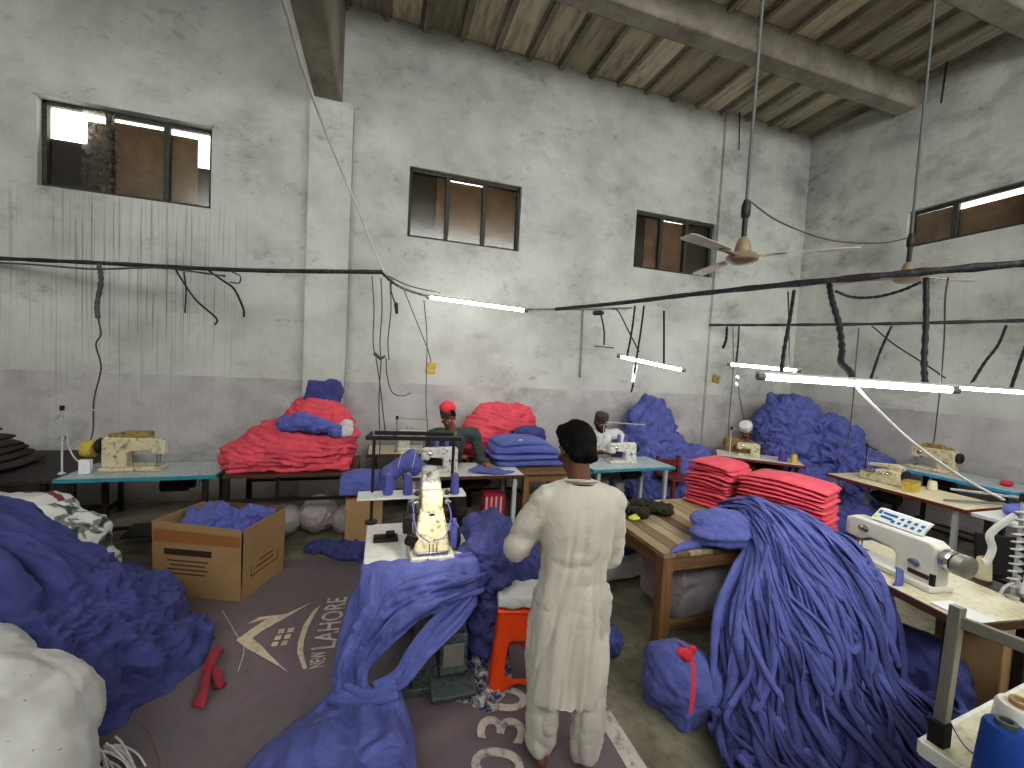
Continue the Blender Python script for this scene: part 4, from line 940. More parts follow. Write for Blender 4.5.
cpile('folded_blue_bundle', 'blue folded bundle sitting on the very top of the red pile against the pillar', mb, M['blued'], .012, .012, 9, 73, smooth=3, loc=p0-np.array([0, 0, .16]))
# white bags under that table
for i, (x, y, r_) in enumerate(((-.95, 5.0, .17), (-.62, 5.05, .2), (-.32, 4.98, .16))):
    mb = MB().ell((x, y, r_*.95), (r_*1.05, r_, r_*1.0), 18, 12).ell((x+.05, y, r_*1.5), (r_*.5, r_*.5, r_*.55), 12, 8)
    cpile('plastic_sack', ('leftmost small grey-white sack on the floor under the red pile table', 'middle pale sack on the floor under the red pile table', 'right pale sack on the floor under the red pile table')[i], mb, M['sack2'], .014, .035, 6, 80+i, 'sack', floor=0, loc=(x, y, 0))
# blue cloth on the floor in front
mb = MB()
random.seed(5)
for i in range(14): mb.ell(tuple(at(random.uniform(318, 368), random.uniform(545, 556), z=.04)), (random.uniform(.08, .15), random.uniform(.07, .12), random.uniform(.05, .09)), 12, 8)
cpile('floor_cloth', 'scattered blue cloth on the floor behind the centre machine table', mb, M['blued'], .011, .045, 9, 91, floor=0.006, smooth=2)
# carton with blue roll, left of the white table
b = thing('carton', 'brown cardboard carton under the blue bundle behind the thread frame', 'box', (-.12, 4.62, 0), .03)
MB().box((0, 0, .27), (.36, .36, .54)).build('carton_body', M['card'], b, bevel=.006); MB().box((0, 0, .545), (.37, .37, .01)).build('lid', M['tape'], b)
mb = MB().box((-.14, 4.60, .66), (.44, .36, .16)).ell((-.14, 4.6, .72), (.24, .19, .09), 16, 10)
cpile('blue_bundle', 'flat blue cloth bundle on the brown carton behind the thread frame', mb, M['blue2'], .012, .012, 6, 95, smooth=8, loc=(-.14, 4.6, .553))
mb = MB().cap((.10, 4.38, .80), (.34, 4.52, .95), .09, .085, 18).ell((.36, 4.5, .85), (.12, .09, .10), 14, 9).ell((.10, 4.36, .68), (.10, .09, .14), 14, 9)
cpile('rolled_cloth', 'thick blue cloth roll leaning on the left end of the white sewing table', mb, M['blue'], .012, .015, 7, 96, smooth=4, loc=(.22, 4.42, .55))
# cloth the red-capped worker is sewing
rows = [[(.95, 4.50, .80), (1.05, 4.62, .80), (1.12, 4.72, .80)], [(1.08, 4.46, .785), (1.2, 4.56, .79), (1.3, 4.62, .785)], [(1.22, 4.42, .772), (1.34, 4.48, .78), (1.42, 4.54, .772)], [(1.30, 4.40, .768), (1.42, 4.44, .77), (1.50, 4.5, .768)]]
sheetpatch('sewn_cloth', 'blue cloth being guided by the red-capped worker across the white table', rows, M['blue'], .012, 9, 97, .01, floor=.767)
# under the brown table
b = thing('striped_carton', 'small red and white striped carton under the white sewing table', 'box', (1.38, 4.95, 0)); MB().box((0, 0, .20), (.26, .2, .40)).build('carton_body', M['redt'], b, bevel=.004)
st_ = MB()
for i in range(4): st_.box((-.10+i*.06, -.101, .22), (.022, .004, .30))
st_.build('stripes', M['white'], b)
mb = MB().ell((2.0, 4.9, .18), (.22, .2, .2), 18, 12).ell((2.15, 4.95, .30), (.15, .15, .18), 14, 9)
cpile('plastic_sack', 'white plastic sack under the brown table carrying the blue stacks', mb, M['sack'], .014, .03, 7, 98, 'sack', floor=0, loc=(2.05, 4.92, 0))
# red pile and blue stacks behind the red cap
mb = MB().ell((1.62, 5.78, 1.05), (.50, .30, .40), 22, 14).ell((1.36, 5.7, .85), (.34, .3, .40), 18, 12).ell((1.9, 5.8, 1.12), (.32, .28, .32), 18, 12).box((1.62, 5.8, .80), (.9, .46, .18))
loc = (1.62, 5.78, .712); mb.v = [tuple(np.array(v)-np.array(loc)) for v in mb.v]
o = blob('red_cloth_pile', mb, M['red'], None, .016, 4, redfold, 0.); o.location = loc; tag(o, 'rounded pile of coral-red cloth against the back wall behind the red-capped worker', 'cloth pile')
mb = MB().ell((1.98, 5.42, 1.06), (.24, .14, .10), 16, 10).box((1.98, 5.42, .90), (.46, .20, .26))
cpile('blue_bundle', 'dark blue bundle tucked between the red pile and the blue stacks', mb, M['blued'], .014, .025, 8, 103, smooth=3, loc=(1.98, 5.42, .757))
for i, (z_, h_, w_, y_) in enumerate(((.752, .085, 1.0, 4.98), (.835, .07, .96, 4.98), (.90, .12, .86, 5.0), (1.0, .08, .70, 5.02))):
    o = folded('folded_cloth', w_, .52, h_, (M['blue'], M['blue2'])[i > 0], 110+i, ('lowest flat blue cloth stack piece on the brown wooden table', 'second blue cloth layer from the bottom on the brown wooden table', 'puffy blue cloth layer near the top on the brown wooden table', 'topmost pale blue cloth on the stack on the brown wooden table')[i], group='blue stack on the brown table', layers=1, wob=.02, arch=.03 if i > 1 else .0)
    o.location = (1.80-.03*i+.04*(i == 0), y_, z_); o.rotation_euler = (0, 0, (.0, .03, -.05, .06)[i])
b = MB().ell((0, 0, 0), (.05, .03, .012), 12, 6).build('paper_tag', M['paper']); b.location = (1.66, 4.80, 1.055); b.rotation_euler = (1.0, 0, 0); tag(b, 'small white oval tag on the top blue stack', 'tag')
# pile right of the kufi worker
mb = MB().ell((4.25, 5.85, .95), (.46, .36, .62), 24, 14).ell((4.02, 5.75, .6), (.42, .36, .62), 20, 12).ell((4.6, 5.72, .55), (.42, .38, .42), 20, 12).ell((4.95, 5.6, .42), (.36, .36, .32), 18, 11).ell((4.9, 5.62, .60), (.40, .30, .24), 18, 11).ell((4.3, 5.7, .2), (.8, .5, .3), 20, 12)
cpile('cloth_heap', 'tall blue cloth heap against the back wall beside the white-shirted worker', mb, M['blue'], .015, .11, 3.8, 121, floor=0., smooth=4, loc=(4.3, 5.75, .002))
# huge pile in the right corner
mb = MB().ell((6.78, 5.45, 1.0), (.62, .55, .72), 26, 16).ell((7.05, 5.05, .85), (.55, .6, .62), 24, 14).ell((6.56, 5.25, .70), (.46, .46, .58), 22, 14).ell((7.15, 4.6, .55), (.48, .5, .50), 20, 12).ell((6.8, 5.1, .3), (.85, .85, .4), 24, 14).ell((6.72, 5.55, 1.45), (.32, .3, .26), 16, 10)
cpile('cloth_heap', 'mountain of crumpled blue cloth piled in the far right corner', mb, M['blue'], .015, .12, 4.2, 131, floor=0., smooth=2, loc=(6.85, 5.1, .002), fine=.55)
mb = MB().ell((5.55, 3.85, .18), (.34, .3, .26), 18, 12).ell((5.8, 3.6, .2), (.3, .36, .28), 18, 12).ell((5.7, 3.2, .16), (.26, .3, .22), 18, 12)
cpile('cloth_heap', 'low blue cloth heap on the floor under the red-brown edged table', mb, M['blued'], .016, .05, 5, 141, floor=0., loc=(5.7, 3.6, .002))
mb = MB().ell((5.15, 3.95, .25), (.16, .15, .28), 14, 10).ell((5.15, 3.95, .5), (.13, .12, .12), 12, 8)
cpile('plastic_sack', 'tan sack standing just left of the red-brown edged table', mb, M['sack2'], .014, .03, 6, 142, 'sack', floor=0, loc=(5.15, 3.95, 0))
mb = MB()
random.seed(9)
for i in range(9): mb.ell((5.85+random.uniform(-.1, .35), 1.95+random.uniform(-.1, .42), .80+random.uniform(0, .05)), (.16, .13, .07), 12, 8)
cpile('blue_bundle', 'blue cloth lying on the pale side table at the right edge', mb, M['blue2'], .014, .03, 7, 143, loc=(6.0, 2.1, .762))

# ---- red stacks on the wooden table ------------------------------------------------------
fd = np.array([.36, -.93]); nd = np.array([.93, .36]); rz = math.atan2(fd[1], fd[0])
random.seed(21)
for st_i, (p0, ln, n_, hl, nm) in enumerate((((2.86, 3.36), .44, 12, .0355, 'left'), ((3.03, 2.91), .68, 12, .0345, 'right'))):
    c_ = np.array(p0)+fd*ln/2+nd*.235
    for i in range(n_):
        jit = np.array([random.uniform(-.012, .012), random.uniform(-.012, .012)])+nd*(.010*math.sin(i*.7))
        lab = {0: 'bottom red folded cloth of the %s stack on the wooden table', n_-1: 'topmost red folded cloth of the %s stack on the wooden table'}.get(i, 'red folded cloth panel inside the %s stack on the wooden table') % nm
        o = folded('folded_red_cloth', ln-.015+random.uniform(-.022, .015), .46+random.uniform(-.02, .015), hl*1.05, M['red'], 200+st_i*40+i, lab, group='red folded cloths in the %s stack' % nm, arch=.0035*i, wob=.014+.0012*i)
        o.location = (c_[0]+jit[0], c_[1]+jit[1], .752+i*hl); o.rotation_euler = (0, 0, rz+random.uniform(-.03, .03))
# ---- olive bundle
mb = MB()
random.seed(31)
for i in range(20):
    a_ = random.uniform(0, 2*PI); r_ = random.uniform(0, 1)**.5; mb.ell((2.28+.24*r_*math.cos(a_), 3.10+.16*r_*math.sin(a_), .79+random.uniform(0, .07)*(1-r_)), (random.uniform(.04, .08), random.uniform(.04, .07), random.uniform(.03, .05)), 10, 7)
o = cpile('olive_bundle', 'dark olive knitted bundle on the wooden table by the standing man', mb, M['olive'], .008, .022, 18, 151, floor=0, smooth=1, loc=(2.28, 3.1, .752), cat='cloth')
b = MB().ell((0, 0, .02), (.055, .035, .022), 12, 8).ell((.03, .02, .03), (.03, .03, .02), 10, 7).build('yellow_tie', M['lime']); b.location = (2.06, 2.96, .752); tag(b, 'small yellow tie at the left end of the olive bundle', 'tie')

# ---- blue tied bundle and the cascade of strips --------------------------------------------
mb = MB().ell((2.50, 2.43, .805), (.30, .18, .065), 20, 12).ell((2.54, 2.50, .895), (.28, .19, .07), 20, 12).ell((2.48, 2.41, .85), (.31, .16, .055), 20, 12).cap((2.72, 2.44, .94), (2.76, 2.40, .80), .055, .065, 12).cap((2.22, 2.42, .775), (2.05, 2.40, .765), .04, .025).cap((2.05, 2.40, .765), (1.95, 2.35, .762), .025, .012)
cpile('tied_bundle', 'folded blue cloth bundle on the front corner of the wooden table', mb, M['blue'], .01, .014, 8, 161, smooth=3, floor=0, loc=(2.45, 2.43, .752))
hp = thing('strip_heap', 'great cascade of blue cloth strips spilling off the wooden table to the floor', 'cloth pile', (2.6, 1.9, .006))
S_ = sheet([[(2.70, 2.74, .79), (2.78, 2.80, .86), (2.85, 2.80, .88), (3.06, 2.74, .82)],
            [(2.70, 2.46, .86), (2.78, 2.46, .97), (2.85, 2.48, .99), (3.06, 2.46, .93)],
            [(2.56, 2.22, .74), (2.66, 2.20, .88), (2.80, 2.17, .94), (3.02, 2.16, .93)],
            [(2.16, 2.06, .50), (2.48, 1.96, .67), (2.74, 1.90, .80), (2.97, 1.86, .84)],
            [(1.98, 1.90, .28), (2.36, 1.72, .47), (2.68, 1.66, .58), (2.90, 1.68, .58)],
            [(1.88, 1.78, .12), (2.28, 1.60, .22), (2.62, 1.54, .30), (2.86, 1.56, .30)],
            [(1.74, 1.55, .05), (2.20, 1.36, .10), (2.62, 1.28, .13), (2.98, 1.26, .12)],
            [(1.66, 1.28, .02), (2.14, 1.06, .03), (2.60, .96, .04), (3.04, .92, .05)]], 16, 24)
SN = grid_normals(S_); SN[SN[..., 2] < 0] *= -1
bs = S_-SN*.05; 
cl_ = crumple(bs.reshape(-1, 3), .03, 6, 5, (1.5, .6, .8)).reshape(bs.shape[:2]); bs = bs+SN*cl_[..., None]; bs[..., 2] = np.maximum(bs[..., 2], .01)
# close the mound: skirts down to the floor on both sides
lft, rgt = bs[:, :1].copy(), bs[:, -1:].copy()
lft[..., 2] = np.minimum(lft[..., 2], .012); rgt[..., 2] = np.minimum(rgt[..., 2], .012); top_ = np.arange(bs.shape[0]) < 36
for e_ in (lft, rgt): e_[top_, :, 2] = np.maximum(.0, np.minimum(bs[top_][:, :1][..., 2], .754))
lft[..., 0] += .06; rgt[..., 0] -= .06
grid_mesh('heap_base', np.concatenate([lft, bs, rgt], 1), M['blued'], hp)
nS, mS = S_.shape[:2]
def onS(t, s_, off):
    a = np.clip(t, 0, 1)*(nS-1.001); b = np.clip(s_, 0, 1)*(mS-1.001); i, j = int(a), int(b); fa, fb = a-i, b-j
    g = lambda A: (A[i, j]*(1-fa)+A[i+1, j]*fa)*(1-fb)+(A[i, j+1]*(1-fa)+A[i+1, j+1]*fa)*fb
    p = g(S_)+g(SN)*off; p[2] = max(p[2], .015)
    return p+np.array([np.clip(s_-np.clip(s_, 0, 1), -.04, .10)*1.0, 0, 0])
random.seed(77); sm = MB(); sm2 = MB()
def strip(path, w, dst):
    dst.tube(path, w, 6, flat=random.uniform(.25, .55), up=(random.uniform(-.5, .5), random.uniform(-.8, 0), 1))
for i in range(430):
    s0 = random.random(); t0 = random.choice((random.uniform(0, .14), random.uniform(0, .2), random.uniform(.1, .5), random.uniform(.35, .7))); t1 = min(1.0, t0+random.uniform(.25, .75)); t1 = random.uniform(.55, .74) if t0 < .3 and t1 > .5 and i % 3 else t1; lay = random.uniform(-.03, .06)
    dr_ = random.gauss(0, .13); amp_ = random.uniform(.0, .05); fr_ = random.uniform(2, 8); ph_ = random.uniform(0, 6); n_ = int(5+(t1-t0)*11); pts = []
    for q in np.linspace(0, 1, n_):
        t = t0+(t1-t0)*q; wob = math.sin(fr_*q+ph_); fl = max(0, (t-.55)/.45)
        pts.append(onS(t, s0+dr_*q*q+amp_*wob*(.6+3*fl), lay+.018*math.sin(fr_*1.7*q+ph_)-.02*(q > .93)+.04*fl*random.random()))
    if random.random() < .5 and t1 < .9 and .1 < s0+dr_ < .8:      # the strip doubles back as a loop
        sg = random.choice((-1, 1)); e = pts[-1]; pts += [e+np.array([.03*sg, -.02, -.035]), e+np.array([.065*sg, .0, -.03]), onS(t1-.10, s0+dr_+.085*sg, lay+.015), onS(t1-.24, s0+dr_*.8+.12*sg, lay-.02)]
    strip(pts, random.uniform(.016, .029), sm if t0 < .3 else sm2)
for i in range(26):                            # a few long ones crossing the rest
    s0 = random.uniform(.0, .7); s1 = s0+random.uniform(.15, .5)*random.choice((1, 1, -1)); t0 = random.uniform(.05, .4); t1 = t0+random.uniform(.25, .5)
    strip([onS(t0+(t1-t0)*q, s0+(s1-s0)*q+.03*math.sin(q*6+i), .055+.015*math.sin(q*9)) for q in np.linspace(0, 1, 9)], random.uniform(.016, .026), sm)
for i in range(110):
    a_ = random.uniform(-1.2, .5)+PI*1.5; cx_, cy_ = random.uniform(1.8, 3.0), random.uniform(1.2, 1.75); L = random.uniform(.3, .7); pts = []
    b_ = random.random()
    for q in np.linspace(-.5, .5, 7):
        x_, y_ = cx_+math.cos(a_)*L*q+.05*math.sin(q*9+i), cy_+math.sin(a_)*L*.7*q+.04*math.cos(q*7+i)
        d_ = np.hypot(S_[..., 0]-x_, S_[..., 1]-y_); k2 = np.unravel_index(np.argmin(d_), d_.shape); pts.append((x_, y_, max(.02, S_[k2][2]+.01+.03*b_+.015*math.sin(q*9+i))))
    strip(pts, random.uniform(.018, .030), sm2 if i % 2 else sm)
for i in range(150):
    x_ = random.uniform(2.95, 3.8); y_ = random.uniform(1.1, 1.75); L = random.uniform(.3, .7); an_ = random.uniform(-.75, .1)
    zz_ = .20*max(0, 1-(x_-2.95)/.7); pts = [(x_+L*q*math.cos(an_)+.04*math.sin(i+q*6), y_+L*q*math.sin(an_)+.03*math.cos(i+q*9), max(.02, zz_*(1-q)+.05*random.random())) for q in np.linspace(-.5, .5, 6)]
    strip(pts, random.uniform(.014, .022), sm2)
sm.build('hanging_strips', M['blue'], hp, world=True, smooth=180); sm2.build('fallen_strips', M['blued'], hp, world=True, smooth=180)  # fallen strips use the darker blue, their shade is in the colour
# bundle with red tie
mb = MB().ell((1.80, 1.98, .17), (.25, .21, .17), 24, 14).ell((1.76, 2.02, .25), (.19, .17, .11), 20, 12).box((1.82, 1.98, .12), (.40, .30, .22), (0, 0, .3))
o = cpile('tied_bundle', 'round blue cloth bundle with a red tie on the floor under the wooden table', mb, M['blue'], .011, .032, 4.5, 181, smooth=4, floor=0, loc=(1.80, 1.98, .002), oct=4)
INV[o.name] = Matrix.Translation(Vector(o.location)).inverted()
q = MB().tube([at(680, 644, c=2.33), at(690, 653, c=2.24), at(693, 668, c=2.18), at(693, 690, c=2.115), at(691, 712, c=2.09)], .022, 8, flat=.25).build('red_tie', M['redt'], o, world=True)
k0 = at(686, 655, c=2.22); kb = MB().ell(tuple(k0), (.035, .03, .035), 12, 8).ell(tuple(k0+np.array([-.03, 0, .02])), (.035, .015, .025), 10, 7).ell(tuple(k0+np.array([.035, 0, .02])), (.03, .015, .03), 10, 7); kb.build('bow_knot', M['redt'], o, world=True)
mb = MB().ell((3.22, 1.92, .22), (.24, .28, .22), 18, 12).ell((3.35, 1.7, .2), (.24, .28, .22), 18, 12)
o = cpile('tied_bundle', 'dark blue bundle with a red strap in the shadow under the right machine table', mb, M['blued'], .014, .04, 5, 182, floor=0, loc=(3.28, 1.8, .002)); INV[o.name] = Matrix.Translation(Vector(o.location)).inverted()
MB().tube([(3.02, 1.86, .40), (3.02, 1.82, .3), (3.03, 1.78, .2), (3.1, 1.66, .16), (3.2, 1.55, .24)], .026, 8, flat=.3).build('red_strap', M['redt'], o, world=True)
# big sack under the wooden table, sheet behind, small cloths on the floor
mb = MB().box((2.58, 2.86, .3), (.62, .56, .52)).ell((2.36, 2.8, .25), (.16, .24, .27), 18, 12).ell((2.6, 2.7, .3), (.3, .22, .30), 18, 12)
cpile('stuffed_sack', 'dusty lilac-white sack stuffed under the wooden table', mb, M['sack2'], .018, .03, 3.5, 191, 'sack', smooth=14, floor=0, loc=(2.55, 2.85, .0))
rows = [[at(560, 590, z=.02), at(600, 582, z=.03), at(632, 577, z=.02), at(652, 570, z=.02)], [at(565, 570, z=.10), at(600, 562, z=.20), at(630, 560, z=.17), at(655, 560, z=.06)], [at(570, 552, z=.16), at(600, 548, z=.30), at(630, 546, z=.26), at(655, 550, z=.08)], [at(580, 540, z=.10), at(605, 538, z=.14), at(630, 538, z=.10), at(655, 542, z=.03)]]
sheetpatch('white_sheet', 'white cloth sheet spread on the floor behind the wooden table leg', rows, M['white'], .04, 4, 192, .012, 12, 12, floor=.008)
mb = MB()
random.seed(41)
for i in range(8): mb.ell(tuple(at(random.uniform(615, 645), random.uniform(536, 548), z=.30)), (.13, .11, .06), 12, 8)
cpile('blue_bundle', 'small blue cloth lying on the white sheet behind the wooden table leg', mb, M['blued'], .013, .025, 8, 193, loc=at(632, 545, z=.2))
mb = MB()
for p_, r_ in (((1.50, 2.62, .16), (.14, .12, .16)), ((1.56, 2.5, .10), (.15, .12, .11)), ((1.45, 2.55, .28), (.09, .09, .10)), ((1.60, 2.66, .12), (.1, .1, .12))): mb.ell(p_, r_, 14, 9)
cpile('blue_rag', 'crumpled dark blue rag on the concrete just right of the standing man', mb, M['blued'], .011, .03, 9, 194, floor=0, smooth=2, loc=(1.53, 2.58, .002))
# ---- centre: crumpled cloth hanging from stool and table --------------------------------------
mb = MB().ell((.80, 2.90, .74), (.22, .26, .16), 18, 12).ell((.72, 2.62, .66), (.20, .22, .22), 18, 12).ell((.88, 2.66, .60), (.22, .2, .22), 18, 12).ell((.70, 2.58, .38), (.13, .15, .30), 16, 12).ell((.76, 2.68, .14), (.16, .18, .18), 16, 10).ell((.95, 2.82, .58), (.2, .2, .26), 16, 10).cap((.66, 2.55, .8), (.74, 2.7, .78), .08, .1)
cpile('cloth_heap', 'gathered blue cloth hanging between the centre machine table and the orange stool', mb, M['blued'], .011, .065, 7, 201, floor=0., smooth=2, loc=(.78, 2.68, .006))
cu = MB().box((-.01, 0, .045), (.29, .29, .07)).ell((.02, .0, .07), (.13, .12, .05), 16, 10)
cu.v = [tuple(v) for v in cu.v]; o = blob('seat_cloth', cu, M['white'], None, .01, 4, lambda p: crumple(p, .015, 8, 211), 0.); o.location = (st.location[0], st.location[1], .502); o.rotation_euler = (0, 0, -.22); tag(o, 'folded white cloth pad on top of the orange stool', 'cloth')
# ---- big blue cloth draped over the centre machine table ---------------------------------------
def R_(*p): return [at(q[0], q[1], c=q[2]-(.05 if q[2] > 2.3 else .02)) for q in p]
dr = thing('draped_cloth', 'long blue cloth draped over the centre machine table and spreading on the floor', 'cloth', (.05, 2.0, .006))
def drape(name, rows, a, s, seed, stretch_v=7., ku=16, kv=18, thick=.010):
    V = sheet(rows, ku, kv); n_, m_ = V.shape[:2]; N = grid_normals(V)
    uu, vv = np.meshgrid(np.linspace(0, len(rows)-1, n_), np.linspace(0, 1, m_), indexing='ij')
    Q = np.stack([uu.ravel()*.22, vv.ravel()*stretch_v*.45, uu.ravel()*0+seed], 1)
    D = crumple(Q, a, 1.0, seed, (1, 1, 1), 3, .45).reshape(n_, m_)+crumple(V.reshape(-1, 3), a*.35, s, seed+3, (1, 1, 1), 2).reshape(n_, m_)
    ft = np.minimum(1, np.minimum(vv, 1-vv)*8+.35); V = V+N*(D*ft)[..., None]; V[..., 2] = np.maximum(V[..., 2], .012)
    ont = (V[..., 1] > 2.425) & (V[..., 0] > -.07) & (V[..., 0] < .61); V[..., 2] = np.where(ont, np.maximum(V[..., 2], .772+.012*np.abs(np.sin(V[..., 0]*23+V[..., 1]*9))), V[..., 2])
    return grid_mesh(name, V, M['blue'], dr, thick=thick)
drape('upper_drape', [
    R_((498, 548, 2.72), (496, 562, 2.68), (490, 576, 2.64), (482, 594, 2.62)),
    R_((462, 553, 2.66), (462, 570, 2.60), (460, 586, 2.55), (455, 606, 2.50)),
    R_((425, 556, 2.60), (428, 574, 2.50), (430, 594, 2.44), (424, 618, 2.40)),
    R_((390, 563, 2.56), (396, 584, 2.44), (402, 606, 2.38), (404, 634, 2.32)),
    R_((362, 580, 2.50), (370, 602, 2.40), (380, 624, 2.33), (388, 648, 2.28)),
    R_((345, 612, 2.44), (354, 630, 2.36), (364, 646, 2.30), (376, 660, 2.26)),
    R_((336, 648, 2.38), (346, 658, 2.33), (356, 666, 2.29), (366, 673, 2.25)),
    R_((336, 684, 2.30), (346, 687, 2.28), (356, 688, 2.25), (366, 688, 2.22))], .085, 6, 221, 6.)
drape('side_drape', [
    R_((486, 575, 2.66), (480, 588, 2.62), (476, 604, 2.60)),
    R_((455, 600, 2.52), (458, 614, 2.49), (460, 628, 2.47)),
    R_((428, 622, 2.42), (434, 636, 2.39), (440, 648, 2.37)),
    R_((408, 648, 2.33), (414, 660, 2.31), (420, 668, 2.29)),
    R_((394, 670, 2.26), (400, 680, 2.24), (406, 686, 2.22)),
    R_((372, 682, 2.22), (376, 692, 2.20), (380, 698, 2.19))], .035, 6, 231, 3.5)
drape('twisted_band', [
    R_((330, 676, 2.32), (332, 690, 2.26), (326, 704, 2.22)),
    R_((350, 684, 2.26), (352, 696, 2.20), (350, 708, 2.18)),
    R_((372, 688, 2.23), (374, 698, 2.17), (374, 708, 2.15)),
    R_((396, 680, 2.25), (398, 690, 2.20), (400, 700, 2.18))], .03, 7, 241, 3.)
drape('floor_spread', [
    R_((330, 692, 2.28), (350, 697, 2.24), (375, 697, 2.22), (400, 690, 2.24)),
    R_((305, 712, 2.26), (340, 712, 2.16), (378, 710, 2.13), (406, 705, 2.19)),
    R_((282, 732, 2.17), (325, 732, 2.03), (375, 730, 2.0), (412, 728, 2.10)),
    R_((256, 756, 2.06), (310, 756, 1.90), (370, 755, 1.87), (416, 755, 1.99)),
    R_((225, 790, 1.94), (300, 790, 1.78), (370, 790, 1.74), (420, 792, 1.85)),
    R_((190, 840, 1.77), (290, 840, 1.62), (370, 840, 1.6), (425, 840, 1.68))], .085, 6, 251, 7.)
# ---- fabric cuttings on the floor round the machine foot
o = heap('fabric_cuttings', (.64, 2.62), .24, .40, .07, M['scrap'], 'litter of white and blue fabric cuttings on the floor beside the orange stool', 'scraps', 1., .05, 9, 261, n=60, m=140); o['kind'] = 'stuff'; place(o, (.64, 2.62, 0)); o.location[2] = .012
# ================================================================ PEOPLE
def V3(*a): return np.array(a, float)
def hand_prims(mb, wrist, d, up, side, curl=.5, s=1.):
    """palm, four unequal bent fingers and a thumb leaving the side of the palm; d: pointing direction, up: back of the hand, side: +1/-1 thumb side"""
    d = d/np.linalg.norm(d); up = up-d*(up @ d); up /= np.linalg.norm(up); w = np.cross(d, up)*side
    pc = wrist+d*.05*s
    for k_ in np.linspace(-1, 1, 5): mb.cap(wrist+d*.012*s+w*.022*k_*s, wrist+d*.085*s+w*.032*k_*s, .014*s, .0125*s, 8)
    for i, L in enumerate((.074, .083, .077, .060)):
        base = wrist+d*.088*s+w*(.034-.0225*i)*s; a1 = curl*.7; p = base; ang_ = 0
        for q, (fr, rr) in enumerate(((.45, .0098), (.31, .0088), (.24, .0078))):
            ang_ += a1 if q else a1*.6; dv = d*math.cos(ang_)-up*math.sin(ang_); e_ = p+dv*L*fr*s; mb.cap(p, e_, rr*s, rr*.92*s, 8); p = e_
    tb = wrist+d*.028*s+w*.03*s; t1 = tb+(d*.55+w*.75-up*.25)*.045*s; t2 = t1+(d*.85+w*.25-up*.35)*.034*s
    mb.cap(tb, t1, .014*s, .011*s, 8); mb.cap(t1, t2, .011*s, .009*s, 8)
def head_prims(mb, c, f, up, s=1.):
    """c: centre of the skull, f: facing; returns face anchor function"""
    f = f/np.linalg.norm(f); up = up-f*(up @ f); up /= np.linalg.norm(up); r = np.cross(f, up)
    P = lambda x, y, z: c+r*x*s+f*y*s+up*z*s
    def E(x, y, z, a): mb.ell((0, 0, 0), a*s if not isinstance(a, tuple) else tuple(v*s for v in a), 16, 10); n_ = 16*11; \
        mb.__setattr__('v', mb.v[:-n_]+[tuple(P(x, y, z)+r*v[0]+f*v[1]+up*v[2]) for v in mb.v[-n_:]])
    E(0, -.005, .03, (.074, .092, .085)); E(0, .02, -.03, (.062, .074, .075)); E(0, .045, -.085, (.045, .045, .032)); E(0, .06, -.108, (.022, .02, .016))
    E(0, .095, -.028, (.014, .020, .014)); E(0, .088, -.005, (.010, .014, .03)); E(0, .078, .022, (.055, .018, .012))
    for i in (-1, 1): E(.04*i, .062, -.035, (.026, .026, .022)); E(.078*i, -.005, -.018, (.010, .020, .032)); E(.02*i, .089, -.034, (.009, .009, .008))
    E(0, .084, -.064, (.026, .013, .010))
    return P, r, f, up
def face(parent, P, r, f, up, s=1., beard=None, moustache=False):
    for i in (-1, 1):
        e_ = MB().ell((0, 0, 0), .0098*s, 12, 8); e_.v = [tuple(P(.031*i, .074, -.004)+np.array(v)) for v in e_.v]; eo = e_.build('eye', M['eyew'], parent, world=True, smooth=180)
        e_ = MB().ell((0, 0, 0), .0062*s, 10, 7); e_.v = [tuple(P(.031*i, .0800, -.005)+np.array(v)) for v in e_.v]; e_.build('iris', M['hair'], eo if False else parent, world=True, smooth=180)
        MB().tube([P(.012*i, .094, .020), P(.032*i, .090, .027), P(.052*i, .076, .018)], .0045*s, 6, flat=.6).build('eyebrow', M['hair'], parent, world=True, smooth=180)
    MB().tube([P(-.024, .086, -.064), P(-.010, .096, -.062), P(0, .096, -.064), P(.010, .096, -.062), P(.024, .086, -.064)], .005*s, 6).build('mouth', M['lip'], parent, world=True, smooth=180)
    if moustache: MB().tube([P(-.032, .082, -.060), P(-.014, .098, -.048), P(.0, .102, -.047), P(.014, .098, -.048), P(.032, .082, -.060)], .0075*s, 8).build('moustache', M['hair'], parent, world=True, smooth=180)
    if beard:
        b = MB()
        for x, y, z, a in ((0, .065, -.105, .034), (-.03, .05, -.095, .03), (.03, .05, -.095, .03), (-.056, .02, -.07, .024), (.056, .02, -.07, .024), (-.066, .0, -.035, .016), (.066, .0, -.035, .016)): b.ell(tuple(P(x, y, z)), a*s, 12, 8)
        blob('beard', b, beard, parent, .006, 3, lambda p: crumple(p, .006, 60, 3), world=True)
def hairpiece(parent, P, mat, s=1., back=1.):
    mb = MB()
    for x, y, z, a in ((0, -.012, .048, .088), (0, -.045, .02, .078), (0, -.05, -.025, .066), (-.05, -.025, .0, .042), (.05, -.025, .0, .042), (0, .04, .088, .052), (-.035, .03, .082, .046), (.035, .03, .082, .046), (-.035, -.055, -.05, .04), (.035, -.055, -.05, .04)): mb.ell(tuple(P(x, y, z)), a*s, 14, 9)
    return blob('hair', mb, mat, parent, .0065, 3, lambda p: .006*perlin(p*24+5)+crumple(p, .005, 70, 8, (1.3, 1.3, .45), 3), world=True)

